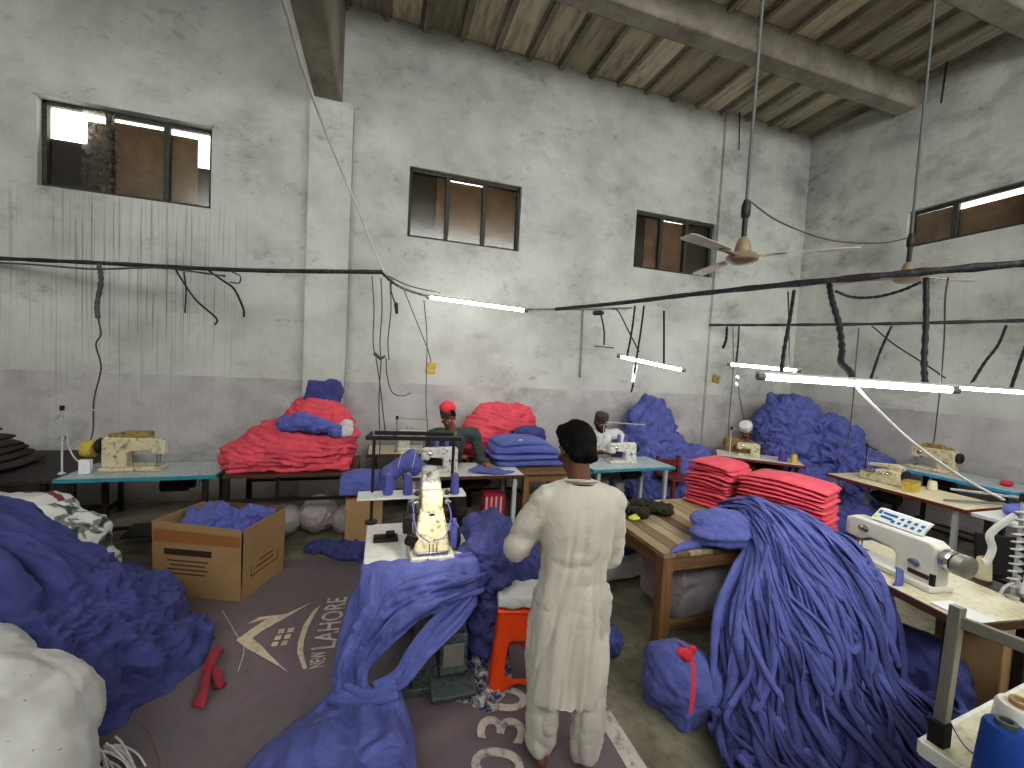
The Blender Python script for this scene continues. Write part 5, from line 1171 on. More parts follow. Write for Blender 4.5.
# ---- the standing man, seen from behind ---------------------------------------------------------
F0 = V3(.95, 1.83, .011); man = thing('person', 'person standing with back turned in off-white long shirt and loose trousers, head bent', 'person', F0, math.radians(-13))
body = MB(); hc_ = V3(-.015, .06, 1.585); fdir = V3(-.38, 1, -.55)
hP, hr, hf, hu = head_prims(body, hc_, fdir, V3(0, .35, 1), 1.05)
body.cap(V3(0, -.005, 1.40), hc_+V3(0, -.03, -.03), .060, .056, 14)
sh = {-1: V3(-.165, -.01, 1.345), 1: V3(.165, -.01, 1.345)}; el = {-1: V3(-.285, .07, 1.08), 1: V3(.185, .06, 1.06)}; wr_ = {-1: V3(-.19, .29, 1.06), 1: V3(.08, .27, 1.0)}
body.cap(V3(0, 0, 1.02), V3(0, 0, 1.27), .095, .10, 18); body.cap(V3(-.15, 0, 1.325), V3(.15, 0, 1.325), .05, .05, 14); body.cap(V3(0, 0, 1.30), V3(0, -.005, 1.41), .07, .058, 14); body.ell((0, 0, .95), (.13, .095, .13), 18, 12)
hip = {-1: V3(-.095, 0, .90), 1: V3(.095, 0, .90)}; kn = {-1: V3(-.105, .03, .49), 1: V3(.095, .01, .49)}; an = {-1: V3(-.115, -.01, .085), 1: V3(.100, -.05, .085)}
for i in (-1, 1):
    body.cap(sh[i]+V3(0, 0, -.02), el[i], .046, .040, 12); body.cap(el[i], wr_[i], .042, .029, 12); hand_prims(body, wr_[i], (wr_[i]-el[i])+V3(0, .1, -.05), V3(-.2*i, .1, 1), -i, .7)
    body.cap(hip[i], kn[i], .07, .055, 14); body.cap(kn[i], an[i], .056, .038, 14); body.ell(tuple(kn[i]+(an[i]-kn[i])*.3+V3(0, -.02, 0)), (.052, .055, .1), 12, 8)
    body.ell(tuple(an[i]+V3(0, -.025, -.05)), (.032, .035, .033), 12, 8); body.cap(an[i]+V3(0, 0, -.03), an[i]+V3(.02*i, .13, -.055), .036, .028, 12)
    for q in range(5): b0 = an[i]+V3(.02*i+(q-2)*.016*-i, .13, -.062); body.cap(b0, b0+V3(0, .045-.006*abs(q-1), 0), .0125 if q else .015, .011, 8)
blob('body', body, M['skin2'], man, .0075, 4, floor=0.)
hairpiece(man, lambda x, y, z: hP(x, y, z), M['hair'], 1.05).parent = man
INV_man = INV[man.name]
def local(o):                 # helpers above use world space; these meshes were already local
    o.data.transform(INV_man.inverted()); return o
for ch_ in [c_ for c_ in bpy.data.objects if c_.parent is man and c_.name.startswith('hair')]: local(ch_)
# long shirt: rings of the trunk (z, half width, half depth, x, y)
def ringloft(prof, n=96, kz=10):
    A = cr(np.array(prof, float), kz); t_ = np.linspace(0, 2*PI, n, endpoint=False)
    e = .82; cx_ = np.sign(np.cos(t_))*np.abs(np.cos(t_))**e; sy_ = np.sign(np.sin(t_))*np.abs(np.sin(t_))**e
    return np.stack([A[:, 3:4]+A[:, 1:2]*cx_, A[:, 4:5]+A[:, 2:3]*sy_, A[:, 0:1]*np.ones_like(t_)], 2), A, t_
prof_old = [(1.445, .064, .066, 0, .0), (1.425, .098, .085, 0, -.004), (1.395, .160, .105, 0, -.012), (1.345, .212, .125, 0, -.014), (1.27, .222, .140, 0, -.012), (1.16, .212, .140, 0, -.006), (1.04, .204, .138, 0, 0), (.92, .214, .150, 0, 0), (.80, .232, .158, 0, 0), (.66, .242, .160, .0, .0), (.52, .246, .160, 0, 0), (.42, .244, .160, 0, 0), (.36, .240, .158, 0, 0)]
prof = [(1.445, .060, .062, 0, .0), (1.428, .085, .078, 0, -.004), (1.40, .130, .098, 0, -.012), (1.355, .172, .115, 0, -.014), (1.28, .190, .128, 0, -.012), (1.16, .180, .130, 0, -.006), (1.04, .168, .128, -.005, 0), (.92, .170, .138, -.012, 0), (.80, .180, .144, -.016, 0), (.66, .188, .148, -.018, .0), (.52, .192, .148, -.018, 0), (.42, .192, .148, -.018, 0), (.36, .188, .146, -.018, 0)]
Vt, A_, tt_ = ringloft(prof)
mbk = MB(); n_, m_ = Vt.shape[:2]
mbk.add(Vt.reshape(-1, 3), [(i*m_+j, (i+1)*m_+j, (i+1)*m_+(j+1) % m_, i*m_+(j+1) % m_) for i in range(n_-1) for j in range(m_)]+[tuple(range(m_-1, -1, -1)), tuple(range((n_-1)*m_, n_*m_))])
for i in (-1, 1):
    mbk.cap(V3(.05*i, -.004, 1.385), sh[i]+V3(0, 0, -.005), .062, .070, 18); mbk.cap(sh[i]+V3(-.03*i, 0, -.015), sh[i]*.5+el[i]*.5+V3(.004*i, -.010, 0), .080, .076, 20); mbk.cap(sh[i]*.5+el[i]*.5+V3(.004*i, -.010, 0), el[i]+V3(0, -.01, -.012), .076, .074, 20); mbk.cap(el[i]+V3(0, -.01, -.012), wr_[i]*.55+el[i]*.45, .074, .064, 18); mbk.cap(wr_[i]*.55+el[i]*.45, wr_[i]*.86+el[i]*.14, .066, .05, 16)
def shirtfold(p):
    x, y, z = p[:, 0], p[:, 1], p[:, 2]
    dn = np.clip((1.36-z)/.5, 0, 1); th_ = np.arctan2(y, x)
    # long folds hanging from the shoulder blades, leaning inwards to the hip
    q = np.stack([th_*1.25+(1.2-z)*.9, z*.8+th_*.25, np.zeros_like(z)], 1); q = warp(q, 1.1, .35, 4)
    f = (np.abs(perlin(q*1.5+3))*2-.40)*.048*dn+(np.abs(perlin(q*3.1+9))*2-.45)*.010*dn*(.4+perlin(q+20))
    c_ = np.stack([x*5, y*5, z*13], 1); cr_ = (np.abs(perlin(c_+2))*2-.4)*.010*np.clip(1-np.abs(z-1.0)/.4, 0, 1)
    arm_ = np.clip((np.abs(x)-.185)/.05, 0, 1)*np.clip((z-.93)/.1, 0, 1)
    return f*(1-.75*arm_)+cr_+arm_*crumple(p, .012, 5, 4, (1, 1, 1.3), 2, .35)+.0025*perlin(p*26)
ko = blob('long_shirt', mbk, M['ecru'], man, .0085, 4, shirtfold)
co_ = MB(); ring = []
for i in range(40):
    a_ = 2*PI*i/40; ring.append(V3(.070*math.cos(a_), .0+.070*math.sin(a_)+.002, 1.432-.030*math.sin(a_)*.6))
cl = MB().tube(ring+[ring[0]], .019, 8, flat=.5, smooth=False, up=(0, 0, 1)).build('collar', M['ecru2'], ko)
MB().tube([q_*V3(1.16, 1.16, 1)+V3(0, 0, -.016) for q_ in ring+[ring[0]]], .0045, 6, smooth=False).build('collar_piping', M['charcoal'], ko)
hm = []
for i in range(60):
    a_ = 2*PI*i/60; hm.append(V3(.238*math.cos(a_), .157*math.sin(a_), .364))
# loose trousers
tm = MB()
for i in (-1, 1):
    tm.cap(hip[i]+V3(0, 0, -.05), kn[i]+V3(.01*i, -.01, .05), .108, .100, 22); tm.cap(kn[i]+V3(.01*i, -.01, .05), an[i]+V3(.0, .0, .17), .100, .088, 22); tm.cap(an[i]+V3(0, 0, .17), an[i]+V3(0, .02, .02), .088, .085, 22)
blob('loose_trousers', tm, M['ecru2'], man, .010, 3, lambda p: (np.abs(perlin(np.stack([p[:, 0]*13, p[:, 1]*13, p[:, 2]*1.6], 1)))*2-.5)*.022+crumple(p, .010, 9, 6, (1, 1, 1.4), 2))

# ---- the workers at the back -------------------------------------------------------------------
def sitter(label, loc, rz, headc, fdir_, shl, els, wrs, shirt, trousers, skin, lean=(0, .1), s=1., sleeve=.95, curl=.5):
    t_ = thing('person', label, 'person', loc, rz); b_ = MB(); I = INV[t_.name]; J = np.array(I.inverted())
    W = lambda p: J[:3, :3] @ np.asarray(p, float)+J[:3, 3]
    hp_ = V3(0, 0, .52); ch = V3((shl[-1][0]+shl[1][0])/2, (shl[-1][1]+shl[1][1])/2, (shl[-1][2]+shl[1][2])/2)
    P, r, f, up = head_prims(b_, V3(*headc), V3(*fdir_), V3(0, 0, 1), s)
    b_.cap(ch+V3(0, 0, .0), V3(*headc)+V3(0, -.02, -.05), .066, .056, 12); b_.cap(hp_, ch+V3(0, 0, -.08), .13, .135, 16); b_.cap(shl[-1], shl[1], .062, .062, 12); b_.ell(tuple(hp_), (.17, .14, .12), 16, 10)
    cm = MB().cap(hp_+V3(0, 0, -.02), ch*.5+hp_*.5, .165, .165, 20).cap(ch*.5+hp_*.5, ch+V3(0, 0, -.09), .165, .155, 20).cap(V3(*shl[-1])*.9+ch*.1, V3(*shl[1])*.9+ch*.1, .085, .085, 16)
    tm_ = MB().ell(tuple(hp_+V3(0, 0, -.02)), (.19, .17, .12), 16, 10)
    for i in (-1, 1):
        a, e_, w_ = V3(*shl[i]), V3(*els[i]), V3(*wrs[i]); b_.cap(a, e_, .048, .04, 12); b_.cap(e_, w_, .04, .028, 12); hand_prims(b_, w_, (w_-e_)+V3(0, .05, -.08), V3(0, .2, 1), -i, curl)
        cm.cap(a, e_, .078, .066, 16); cm.cap(e_, e_+(w_-e_)*sleeve, .066, .05, 16)
        k_, an_ = V3(.13*i, .40, .50), V3(.14*i, .42, .09); b_.cap(hp_+V3(.09*i, .03, -.02), k_, .08, .058, 14); b_.cap(k_, an_, .055, .036, 12); b_.cap(an_+V3(0, -.02, -.05), an_+V3(0, .15, -.06), .035, .027, 10)
        tm_.cap(hp_+V3(.09*i, .03, -.02), k_, .11, .095, 16); tm_.cap(k_, an_+V3(0, 0, .06), .095, .08, 16)
    bo = blob('body', b_, skin, t_, .0085, 4, floor=0.)
    so_ = blob('shirt', cm, shirt, t_, .011, 5, lambda p: crumple(p, .022, 7, len(label), (1, 1, .8), 3))
    blob('trousers', tm_, trousers, t_, .012, 4, lambda p: crumple(p, .02, 7, 2))
    stl = thing('stool', None, None, (0, 0, 0)); bpy.data.objects.remove(stl)
    return t_, (lambda x, y, z: W(P(x, y, z))), r, f, up
# red cap
rc = V3(.80, 5.16, 0); hw = at(449, 419, y=5.02); T_ = math.radians(180)
loc = (.86, 5.34, 0)
def L_(p, loc, rz): c_, s_ = math.cos(-rz), math.sin(-rz); q = np.array(p)-np.array(loc); return (q[0]*c_-q[1]*s_, q[0]*s_+q[1]*c_, q[2])
rz_ = PI-.10
hd = L_(at(448, 416, y=4.98), loc, rz_)
ls, rs = L_(at(432, 435, y=5.04), loc, rz_), L_(at(474, 433, y=5.06), loc, rz_)
# facing the camera: the person's own left (+x local after turning) is on the picture's ... both arms reach the cloth
tr, P, r, f, up = sitter('person in a red cap and dark grey shirt leaning over a sewing machine', loc, rz_, hd, (.30, 1, -.55), {1: ls, -1: rs}, {1: L_(at(431, 468, y=4.98), loc, rz_), -1: L_(at(482, 462, y=4.98), loc, rz_)}, {1: L_((.86, 4.86, .86), loc, rz_), -1: L_((1.22, 4.72, .825), loc, rz_)}, M['grey_shirt'], M['charcoal'], M['skin'], s=1.05)
face(tr, P, r, f, up, 1.05)
hairpiece(tr, P, M['hair'], 1.0)
cp = MB()
for x, y, z, a in ((0, -.022, .098, .086), (0, -.052, .072, .078), (0, .022, .108, .066), (-.035, -.015, .105, .06), (.035, -.015, .105, .06)): cp.ell(tuple(P(x, y, z)), a*1.05, 14, 9)
c1 = blob('cap', cp, M['capr'], tr, .007, 5, lambda p: crumple(p, .006, 25, 4), world=True)
V = sheet([[P(-.07, .055, .085), P(0, .078, .098), P(.07, .055, .085)], [P(-.06, .095, .082), P(0, .115, .092), P(.06, .095, .082)], [P(-.035, .115, .074), P(0, .13, .078), P(.035, .115, .074)]], 6, 6)
INVc = INV[tr.name]; o = grid_mesh('cap_brim', V, M['charcoal'], tr, thick=.006)
# kufi worker
loc = (3.14, 5.56, 0); rz_ = PI+.03
hd = L_(at(601, 422, y=5.44), loc, rz_); ls, rs = L_(at(585, 435, y=5.5), loc, rz_), L_(at(618, 434, y=5.5), loc, rz_)
t2, P, r, f, up = sitter('bearded person in a white shirt and patterned brown cap seated facing the camera', loc, rz_, hd, (0, 1, -.30), {1: ls, -1: rs}, {1: L_(at(582, 452, y=5.38), loc, rz_), -1: L_(at(626, 449, y=5.38), loc, rz_)}, {1: L_((3.02, 5.16, .83), loc, rz_), -1: L_((3.36, 5.13, .83), loc, rz_)}, M['white_shirt'], M['grey_tr'], M['skin2'], sleeve=.35, s=1.05)
face(t2, P, r, f, up, 1.05, beard=M['hair'], moustache=True)
hairpiece(t2, P, M['hair'], .97)
cp = MB(); cp.v = []; 
prf = [(.088, .030), (.095, .045), (.094, .085), (.088, .125), (.055, .138), (.005, .140)]
for i_ in range(len(prf)):
    for j_ in range(24): a_ = 2*PI*j_/24; cp.v.append(tuple(P(prf[i_][0]*math.cos(a_)*.95, -.008+prf[i_][0]*1.08*math.sin(a_), prf[i_][1])))
cp.f = [(i_*24+j_, i_*24+(j_+1) % 24, (i_+1)*24+(j_+1) % 24, (i_+1)*24+j_) for i_ in range(len(prf)-1) for j_ in range(24)]
cb_ = cp.build('knit_cap', M['capb'], t2, world=True, smooth=60)
bd = MB()
for q_ in range(2): bd.tube([P(.0955*math.cos(a_)*.95, -.008+.0955*1.08*math.sin(a_), .058+q_*.035) for a_ in np.linspace(0, 2*PI, 25)], .0035, 5, smooth=False)
bd.build('cap_band', M['kraftd'], cb_)
cb2 = bd
for o_ in [q for q in bpy.data.objects if q.name.startswith('cap_band')]: o_.data.transform(INV[t2.name])
# neck opening / placket
MB().tube([P(-.05, .045, -.135), P(-.02, .085, -.19), P(0, .10, -.24)], .008, 6, flat=.5).tube([P(.05, .045, -.135), P(.02, .085, -.19), P(0, .10, -.24)], .008, 6, flat=.5).build('collar', M['grey_tr'], t2, world=True)
# white cap worker, bent over
loc = (6.02, 5.36, 0); rz_ = PI-.55
loc = tuple(np.array(at(735, 470, y=5.62))*np.array([1, 1, 0])); 
hd = L_(at(746, 431, y=5.42), loc, rz_); ls, rs = L_(at(728, 441, y=5.50), loc, rz_), L_(at(752, 445, y=5.56), loc, rz_)
t3, P, r, f, up = sitter('person in white cap and tan shirt bowing over the right back machine', loc, rz_, hd, (.5, 1, -.75), {1: ls, -1: rs}, {1: L_(at(729, 466, y=5.38), loc, rz_), -1: L_(at(758, 466, y=5.4), loc, rz_)}, {1: L_(at(739, 458, y=5.2), loc, rz_), -1: L_(at(752, 458, y=5.2), loc, rz_)}, M['tan_shirt'], M['tan_shirt'], M['skin'], s=1.0)
face(t3, P, r, f, up, 1.0, moustache=True); hairpiece(t3, P, M['hair'], .97)
cp = MB(); prf = [(.094, .040), (.101, .05), (.104, .115), (.100, .138), (.066, .146), (.004, .147)]
for i_ in range(len(prf)):
    for j_ in range(24): a_ = 2*PI*j_/24; cp.v.append(tuple(P(prf[i_][0]*math.cos(a_)*.95, -.008+prf[i_][0]*1.08*math.sin(a_), prf[i_][1])))
cp.f = [(i_*24+j_, i_*24+(j_+1) % 24, (i_+1)*24+(j_+1) % 24, (i_+1)*24+j_) for i_ in range(len(prf)-1) for j_ in range(24)]
cp.build('cap', M['capw'], t3, world=True, smooth=60)
# the stools they sit on
for who, lab in ((tr, 'low wooden stool under the red-capped worker'), (t2, 'low wooden stool under the white-shirted worker'), (t3, 'low wooden stool under the white-capped worker')):
    q = thing('wooden_stool', lab, 'stool', (who.location[0], who.location[1], 0), who.rotation_euler[2])
    MB().box((0, 0, .375), (.34, .30, .03)).build('seat', M['darkwood'], q, bevel=.004)
    for i in (-1, 1):
        for j in (-1, 1): MB().box((i*.14, j*.12, .18), (.035, .035, .36)).build('leg', M['darkwood'], q)
# ================================================================ OVERHEAD
def wire(name, label, pts, r, mat=None, cat='cable', n=6, taped=False, group=None, smooth=True):
    pts = [np.array(p, float) for p in pts]
    mb = MB()
    P = [np.array(q) for q in (spline(pts, 10) if smooth and len(pts) > 2 else [Vector(p) for p in np.linspace(pts[0], pts[-1], 24)])]
    if taped:      # loosely wrapped with tape: uneven thickness
        rr = [r*(1+.13*math.sin(i*1.9+len(label))+.08*math.sin(i*4.3)) for i in range(len(P))]
    else: rr = r
    mb.tube([Vector(tuple(p)) for p in P], rr, n, smooth=False); loc = P[0]
    mb.v = [tuple(np.array(v)-loc) for v in mb.v]
    o = mb.build(name, mat or M['cable'], smooth=180); o.location = tuple(map(float, loc)); tag(o, label, cat, group); return o
def tube_light(label, a, b, r=.016):
    a, b = np.array(a), np.array(b); mid = (a+b)/2
    t = thing('tube_light', label, 'tube light', a); d = Vector(tuple(b-a)); L = d.length; u = d.normalized()
    MB().cyl(u*.03, u*(L-.03), r, n=14).build('glass_tube', M['tube'], t)
    for q in (0, 1):
        p = u*(L*q); e = u*(L*q+(.05 if q == 0 else -.05)); MB().cyl(p, e, r*1.25, n=14).build('end_cap', M['cap'], t)
    MB().bar(u*.0+Vector((0, 0, r*1.6)), u*L+Vector((0, 0, r*1.6)), .03, .016).build('batten', M['pale'], t, bevel=.002)
    return t
# tubes (end points found from the photo's perspective)
T1 = (at(427, 297, c=5.25), at(528, 311, c=4.95)); T2 = (at(617, 356, c=5.1), at(686, 371, c=4.8)); T3 = (at(727, 364, c=5.6), at(801, 371, c=5.25)); T4 = (at(757, 376.5, c=2.72), at(958, 390.5, c=2.72)); T5 = (at(868, 382, c=4.35), at(1046, 394, c=4.25))
tube_light('lit tube light on the back wall left of centre, the highest of the tubes', *T1)
tube_light('lit tube light hanging over the white-shirted worker in the middle', *T2)
tube_light('lit tube light farther back over the white-capped worker\'s table', *T3)
tube_light('nearest long lit tube light hanging above the right machines', *T4, r=.018)
tube_light('lit tube light running off the right edge behind the nearest tube', *T5)
# rails
Rm0, Rm1 = at(590, 308, z=2.82), at(1050, 261, z=2.80)
def rail(label, pts, r, mat):
    d_ = (np.array(pts[-1])-np.array(pts[-2])); e_ = np.array(pts[-1])+d_*1.2
    if e_[0] > 7.68: e_ = np.array(pts[-1])+d_*max(0, (7.68-pts[-1][0])/d_[0])
    if 'left half' not in label: pts = list(pts)+[e_]
    else: pts = [np.array(pts[0])*2-np.array(pts[1])]+list(pts)
    return wire('overhead_rail', label, pts, r, mat, 'rail', 10, taped=True)
rail('long black taped overhead rail crossing from the back wall to the right edge', [at(556, 309, y=6.15), at(620, 303, c=5.5), at(700, 293.5, c=4.5), at(850, 278.5, c=3.15), at(1040, 262, c=2.55)], .026, M['pipe'])
rail('thinner black overhead rail along the right wall below the long taped rail', [at(709, 325, y=6.2), at(760, 325, c=7.1), at(870, 324, c=6.1), at(1050, 320, c=5.0)], .022, M['pipe'])
rail('dusty black overhead pipe running across the left half below the windows', [at(-30, 257, c=4.6), at(100, 263, c=4.5), at(240, 270, c=4.35), at(382, 272, c=4.2)], .022, M['pipe'])
wire('bundled_wire', 'loose dusty wire bundle tied along the left overhead pipe', [at(-10, 262, c=4.55), at(40, 265, c=4.5), at(95, 269, c=4.48), at(160, 268, c=4.42), at(225, 276, c=4.36)], .010, M['cableg'], taped=True)
wire('wall_conduit', 'thin grey conduit on the back wall right of the highest tube light', [at(528, 309, y=6.29), at(580, 309, y=6.29), at(632, 308, y=6.29)], .014, M['steel'], 'conduit')
wire('wall_conduit', 'vertical grey conduit dropping down the back wall at the middle', [at(583, 310, y=6.29), at(582, 340, y=6.29), at(580, 377, y=6.29)], .014, M['steel'], 'conduit')
wire('cable', 'twisted dark cable from the left pipe end to the highest tube light', [at(382, 273, c=4.2), at(395, 284, c=4.5), at(410, 291, c=4.9), at(430, 297, c=5.24)], .014, taped=True)
wire('cable', 'black cable loop between the left pipe and the back wall tube', [at(388, 276, c=4.3), at(410, 286, c=4.7), at(440, 293, c=5.2)], .007)
# diagonal cord from the ceiling at upper left
wire('cord', 'long whitish cord slanting down from the ceiling beam to the left pipe end', [at(280, -8, c=2.3), at(287, 14, c=2.45), at(300, 60, c=2.8), at(325, 130, c=3.3), at(352, 195, c=3.8), at(370, 240, c=4.1), at(384, 272, c=4.22)], .011, M['white'], 'cord')
wire('ceiling_hook_wire', 'short dark wire hanging from the ceiling at the upper left', [at(88, -6, c=5.5), at(88, 8, c=5.5), at(88, 20, c=5.5)], .008)
# hanging hoses
def drop(label, pts, r=.012, mat=None, taped=False, name='hanging_cable'): return wire(name, label, [at(x, y, c=c_) for x, y, c_ in pts], r, mat, taped=taped)
drop('thick grey hose hanging from the left pipe above the cream machine', [(99, 264, 4.5), (101, 280, 4.5), (97, 305, 4.5), (98, 318, 4.5)], .022, M['cableg'], True)
drop('thin wire dropping from the grey hose down to the cream machine', [(98, 318, 4.5), (101, 334, 4.55), (96, 345, 4.6), (101, 368, 4.7), (94, 400, 4.85), (93, 430, 5.0), (88, 447, 5.0)], .008, M['cableg'])
drop('kinked black cable end hanging from the left pipe, longer of the pair', [(176, 270, 4.42), (182, 280, 4.42), (196, 300, 4.42), (216, 318, 4.42), (215, 325, 4.42)], .010)
drop('short black cable hanging straight beside the kinked one on the left pipe', [(184, 272, 4.42), (186, 290, 4.42), (185, 313, 4.42)], .008)
drop('curled black cable end hanging left of the pillar', [(208, 270, 4.38), (222, 280, 4.38), (234, 289, 4.38), (243, 308, 4.38), (244, 317, 4.38)], .011)
drop('wire loop hooked on the left pipe beside the curled cable end', [(232, 272, 4.38), (240, 276, 4.38), (239, 283, 4.38), (230, 282, 4.38)], .006)
for lab, pts in (('leftmost thin wire hanging from the pipe end to the knot', [(372, 276, 4.25), (374, 310, 4.35), (373, 340, 4.5), (375, 356, 4.6)]), ('second thin wire hanging from the pipe end to the knot', [(381, 278, 4.25), (382, 310, 4.4), (380, 340, 4.5), (381, 362, 4.6)]), ('thin wire right of the knot hanging beside the pipe end', [(390, 282, 4.4), (391, 310, 4.5), (388, 340, 4.6), (389, 360, 4.6)]),
                 ('wire running from the knot down towards the thread frame', [(381, 362, 4.6), (379, 400, 4.8), (380, 440, 5.1), (379, 462, 5.2)]), ('second wire running from the knot down to the back wall table', [(376, 358, 4.6), (380, 385, 4.8), (385, 430, 5.3), (386, 440, 5.5)]),
                 ('curved black wire from the knot to the red-capped worker\'s thread stand', [(386, 358, 4.6), (387, 375, 4.7), (392, 392, 4.9), (402, 396, 5.2), (411, 393, 5.5)]), ('long thin wire slanting right from the pipe end to the wall', [(404, 290, 4.8), (416, 320, 5.2), (428, 350, 5.8), (431, 362, 6.1)]),
                 ('vertical wire on the wall left of the red cap', [(424, 300, 5.2), (427, 340, 5.6), (426, 400, 5.8), (428, 432, 5.9)])): drop(lab, pts, .006, M['cableg'])
k_ = MB().cap((0, 0, 0), (.06, 0, -.05), .02, .016).cap((.06, 0, -.05), (.10, .0, -.02), .016, .012).build('cable_knot', M['cableg']); k_.location = tuple(at(375, 354, c=4.6)); tag(k_, 'knotted clump where the thin wires meet above the red pile', 'cable')
k_ = MB().cap((0, 0, .04), (.01, 0, -.05), .022, .016).build('wire_socket', M['cable']); k_.location = tuple(at(396, 308, c=4.55)); tag(k_, 'small black socket hanging on the wires near the left pipe end', 'socket')
drop('short wire holding the small black socket', [(392, 279, 4.4), (391, 290, 4.45), (396, 306, 4.55)], .007)
sw = thing('hanging_switch', 'black hooked fixture hanging on the back wall above the white-shirted worker', 'fixture', at(604, 312, c=5.9))
I_ = np.array(sw.location)
MB().tube([at(600, 310, c=5.9)-I_, at(604, 330, c=5.9)-I_, at(604, 345, c=5.9)-I_], .012, 6).build('cord', M['cable'], sw)
MB().bar(at(594, 346, c=5.9)-I_, at(614, 348, c=5.9)-I_, .02, .012).build('cross_bar', M['cable'], sw)
MB().cap(at(595, 313, c=5.9)-I_, at(602, 313, c=5.9)-I_, .035, .03).build('junction_box', M['cable'], sw)
drop('thin cable from the junction down towards the middle tube light', [(612, 309, 5.9), (618, 311, 5.7), (628, 330, 5.4), (639, 352, 5.0)], .008)
drop('dark strap holding the left end of the middle tube light', [(635, 306, 5.3), (632, 330, 5.1), (627, 357, 5.05)], .012, None, True)
drop('second dark strap beside it holding the middle tube light', [(644, 306, 5.2), (641, 330, 5.1), (637, 356, 5.0), (633, 385, 5.1), (631, 392, 5.1)], .012, None, True)
drop('black rod holding the right end of the middle tube light', [(664, 311, 4.95), (664, 340, 4.9), (664, 364, 4.88)], .012)
b = MB().box((0, 0, 0), (.05, .012, .20), (0, .12, 0)).build('white_label', M['paper'], bevel=.002); b.location = tuple(at(634, 374, c=5.05)); tag(b, 'white tag hanging under the middle tube light', 'tag')
drop('short strap at the left of the thin rail by the corner pillar', [(727, 327, 7.0), (726, 340, 6.9), (723, 348, 6.8)], .022, None, True)
drop('black rod from the thin rail to the far tube light', [(739, 326, 6.9), (738, 345, 6.2), (736, 364, 5.58)], .014, None, True)
drop('thin wire hanging down the wall left of the white-capped worker', [(733, 327, 7.0), (733, 370, 7.0), (729, 420, 7.0), (728, 446, 6.9)], .008, M['cableg'])
drop('thin wire with a bead hanging beside the far tube light', [(737, 372, 5.7), (738, 385, 5.7), (741, 405, 5.8), (744, 420, 5.9)], .006, M['cableg'])
b = MB().ell((0, 0, 0), (.03, .03, .04), 10, 7).ell((.01, 0, .10), (.025, .025, .03), 10, 7).build('lamp_holder', M['pale']); b.location = tuple(at(736, 385, c=5.7)); tag(b, 'small pale lamp holder hanging under the far tube light', 'lamp holder')
drop('slanting dusty strap from the long rail to the left end of the nearest tube', [(794, 291, 3.45), (790, 318, 3.2), (785, 345, 3.0), (781, 374, 2.76)], .014, None, True)
drop('thin wire beside the slanting strap down to the far tube light', [(788, 292, 3.6), (789, 330, 4.4), (789, 368, 5.25)], .006)
drop('thick wavy taped hose hanging from the long rail to the nearest tube', [(829, 284, 3.3), (832, 300, 3.2), (839, 325, 3.1), (842, 350, 2.95), (841, 362, 2.85), (850, 372, 2.75), (853, 382, 2.72)], .020, None, True)
drop('sagging cable loop under the long taped rail', [(835, 291, 3.25), (852, 297, 3.2), (875, 297, 3.1), (900, 291, 2.95), (921, 282, 2.85)], .010, None, True)
drop('straight thick taped hose from the long rail to the right end of the nearest tube', [(926, 278, 2.85), (926, 320, 2.8), (924, 360, 2.76), (925, 388, 2.73)], .017, None, True)
drop('thin wire from the wavy hose down to the overlock machines', [(859, 328, 5.6), (856, 360, 5.3), (853, 400, 5.6), (848, 440, 5.9), (840, 466, 6.0)], .007, M['cableg'])
drop('dark slanting strap from the thin rail to the right wall tube, left one', [(891, 327, 5.9), (880, 352, 5.1), (871, 378, 4.38)], .015, None, True)
drop('thin cable slanting from the thin rail to the right wall tube', [(872, 326, 6.0), (895, 345, 5.4), (925, 364, 4.8), (945, 378, 4.4)], .008)
drop('dark wavy strap from the thin rail to the right wall tube, middle one', [(1006, 326, 5.2), (998, 345, 4.9), (985, 362, 4.6), (972, 383, 4.35)], .015, None, True)
drop('dark slanting strap at the right edge of the picture', [(1028, 340, 4.9), (1020, 362, 4.6), (1011, 388, 4.3)], .017, None, True)
drop('long thin wire hanging from the long rail past the tubes near the right edge', [(948, 278, 2.9), (945, 300, 3.2), (944, 340, 3.6), (940, 390, 4.2), (937, 415, 5.0), (934, 440, 6.0), (930, 452, 6.3)], .006, M['cableg'])
wire('slanting_cord', 'white cord slanting from the nearest tube down to the thread post at right', [at(856, 386, c=2.73), at(872, 404, c=2.66), at(910, 440, c=2.6), at(960, 476, c=2.55), at(1004, 500, c=2.52)], .0085, M['cablew'], 'cord')
wire('thin_cord', 'thin wire sagging from the fan rod to the second fan rod', [at(748, 200, c=2.9), at(780, 222, c=3.0), at(830, 240, c=3.15), at(880, 243, c=3.3), at(908, 238, c=3.4)], .006, M['cableg'])
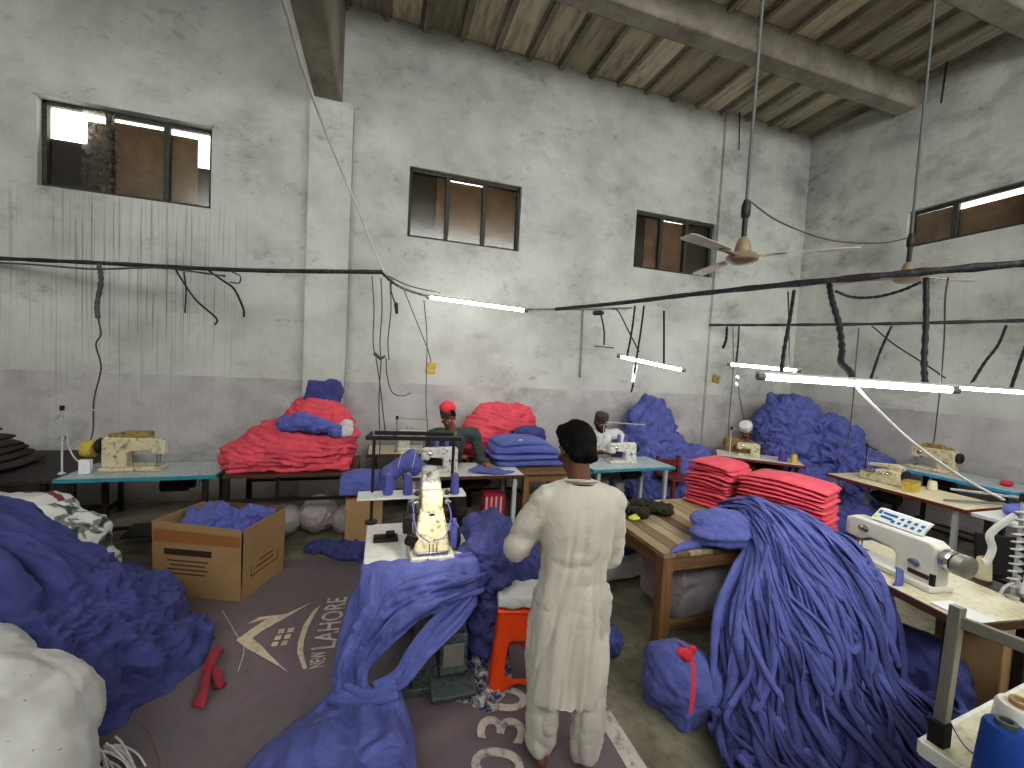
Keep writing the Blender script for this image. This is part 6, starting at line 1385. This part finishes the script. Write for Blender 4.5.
# ---- ceiling fans
def fan(label, hub, angs, ztop, bl=.60):
    hub = np.array(hub); t = thing('ceiling_fan', label, 'fan', hub)
    MB().cyl((0, 0, .18), (0, 0, ztop-hub[2]), .011, n=10).build('down_rod', M['rod'], t)
    MB().cyl((0, 0, .10), (0, 0, .36), .018, n=10).lathe([(.022, .28), (.03, .30), (.03, .36), (.018, .40)], n=12).build('coupling', M['dark'], t)
    MB().lathe([(.015, .15), (.03, .14), (.045, .10), (.055, .05), (.055, .04)], n=24).build('canopy', M['fan'], t)
    MB().lathe([(.055, .045), (.09, .03), (.105, .01), (.10, -.01), (.07, -.03), (.03, -.038), (.004, -.04)], n=32).build('motor_housing', M['fan'], t)
    for a in angs:
        c_, s_ = math.cos(a), math.sin(a)
        arm = MB().bar((.08*c_, .08*s_, .012), (.26*c_, .26*s_, .02), .035, .008).build('blade_bracket', M['fan'], t)
        b = MB(); n_ = V3(-s_, c_, 0); d_ = V3(c_, s_, 0)
        q = [d_*.18+n_*.035, d_*.35+n_*.042, d_*(bl)+n_*.052, d_*(bl+.04)+n_*.04, d_*(bl+.04)-n_*.04, d_*bl-n_*.052, d_*.35-n_*.042, d_*.18-n_*.035]
        b.slab([p+V3(0, 0, .022+.10*(p @ n_)) for p in q], (0, 0, .006)); b.build('blade', M['fanb'], t, bevel=.002)
    return t
h1 = at(742, 259, c=2.9); v0 = at(742, 259, c=2.9)
def angto(p): d_ = np.array(p)-h1; return math.atan2(d_[1], d_[0])
a0 = angto(at(845, 247, c=2.72)); a0 -= .17; fan('brown ceiling fan with pale blades on a long rod in front of the corner', h1, (a0, a0+2*PI/3, a0+4*PI/3), ZC)
h2 = at(907, 279, c=3.75); a0 = math.atan2(*(np.array(at(962, 249, c=2.97))-h2)[1::-1]); fan('ceiling fan at right half hidden behind the long taped rail', h2, (a0, a0+2*PI/3, a0+4*PI/3), ZC)
# short iron hooks on the walls
for lab, p, q in (('short iron hook hanging from the back ceiling edge near the corner', np.array([*at(739, 122, y=6.2)[:2], ZC]), at(739, 150, y=6.2)), ('short iron rod hanging from the ceiling edge at the right wall', np.array([*at(947, 60, x=7.6)[:2], ZC]), at(941, 103, x=7.6))): wire('iron_hook', lab, [p, (np.array(p)+np.array(q))/2, q], .012, M['pipe'], 'hook')
b = MB().box((0, 0, 0), (.16, .02, .14), (0, .2, 0)).build('wall_switch', M['mustard'], bevel=.004); b.location = tuple(at(716, 379, y=6.245)); tag(b, 'small rusty switch plate on the corner pillar above the dado', 'switch')
b = MB().box((0, 0, 0), (.14, .02, .16), (0, .1, 0)).build('wall_switch', M['yellow'], bevel=.004); b.location = tuple(at(431, 368, y=6.305)); tag(b, 'yellowed switch plate on the back wall left of the red cap', 'switch')
# ================================================================ LIGHT
w = bpy.data.worlds.new('sky'); sc.world = w; w.use_nodes = True
bg = w.node_tree.nodes['Background']; bg.inputs[0].default_value = (.96, .99, .98, 1); bg.inputs[1].default_value = 6.2
lamp = bpy.data.lights.new('machine_lamp', 'SPOT'); lamp.energy = 9; lamp.color = (1, .93, .78); lamp.spot_size = 1.7; lamp.spot_blend = .6; lamp.shadow_soft_size = .03
lo_ = bpy.data.objects.new('machine_lamp', lamp); C.objects.link(lo_); lo_.location = (.36, 2.36, 1.32); lo_.rotation_euler = (Vector((.34, 2.62, .85))-Vector(lo_.location)).to_track_quat('-Z', 'Y').to_euler()
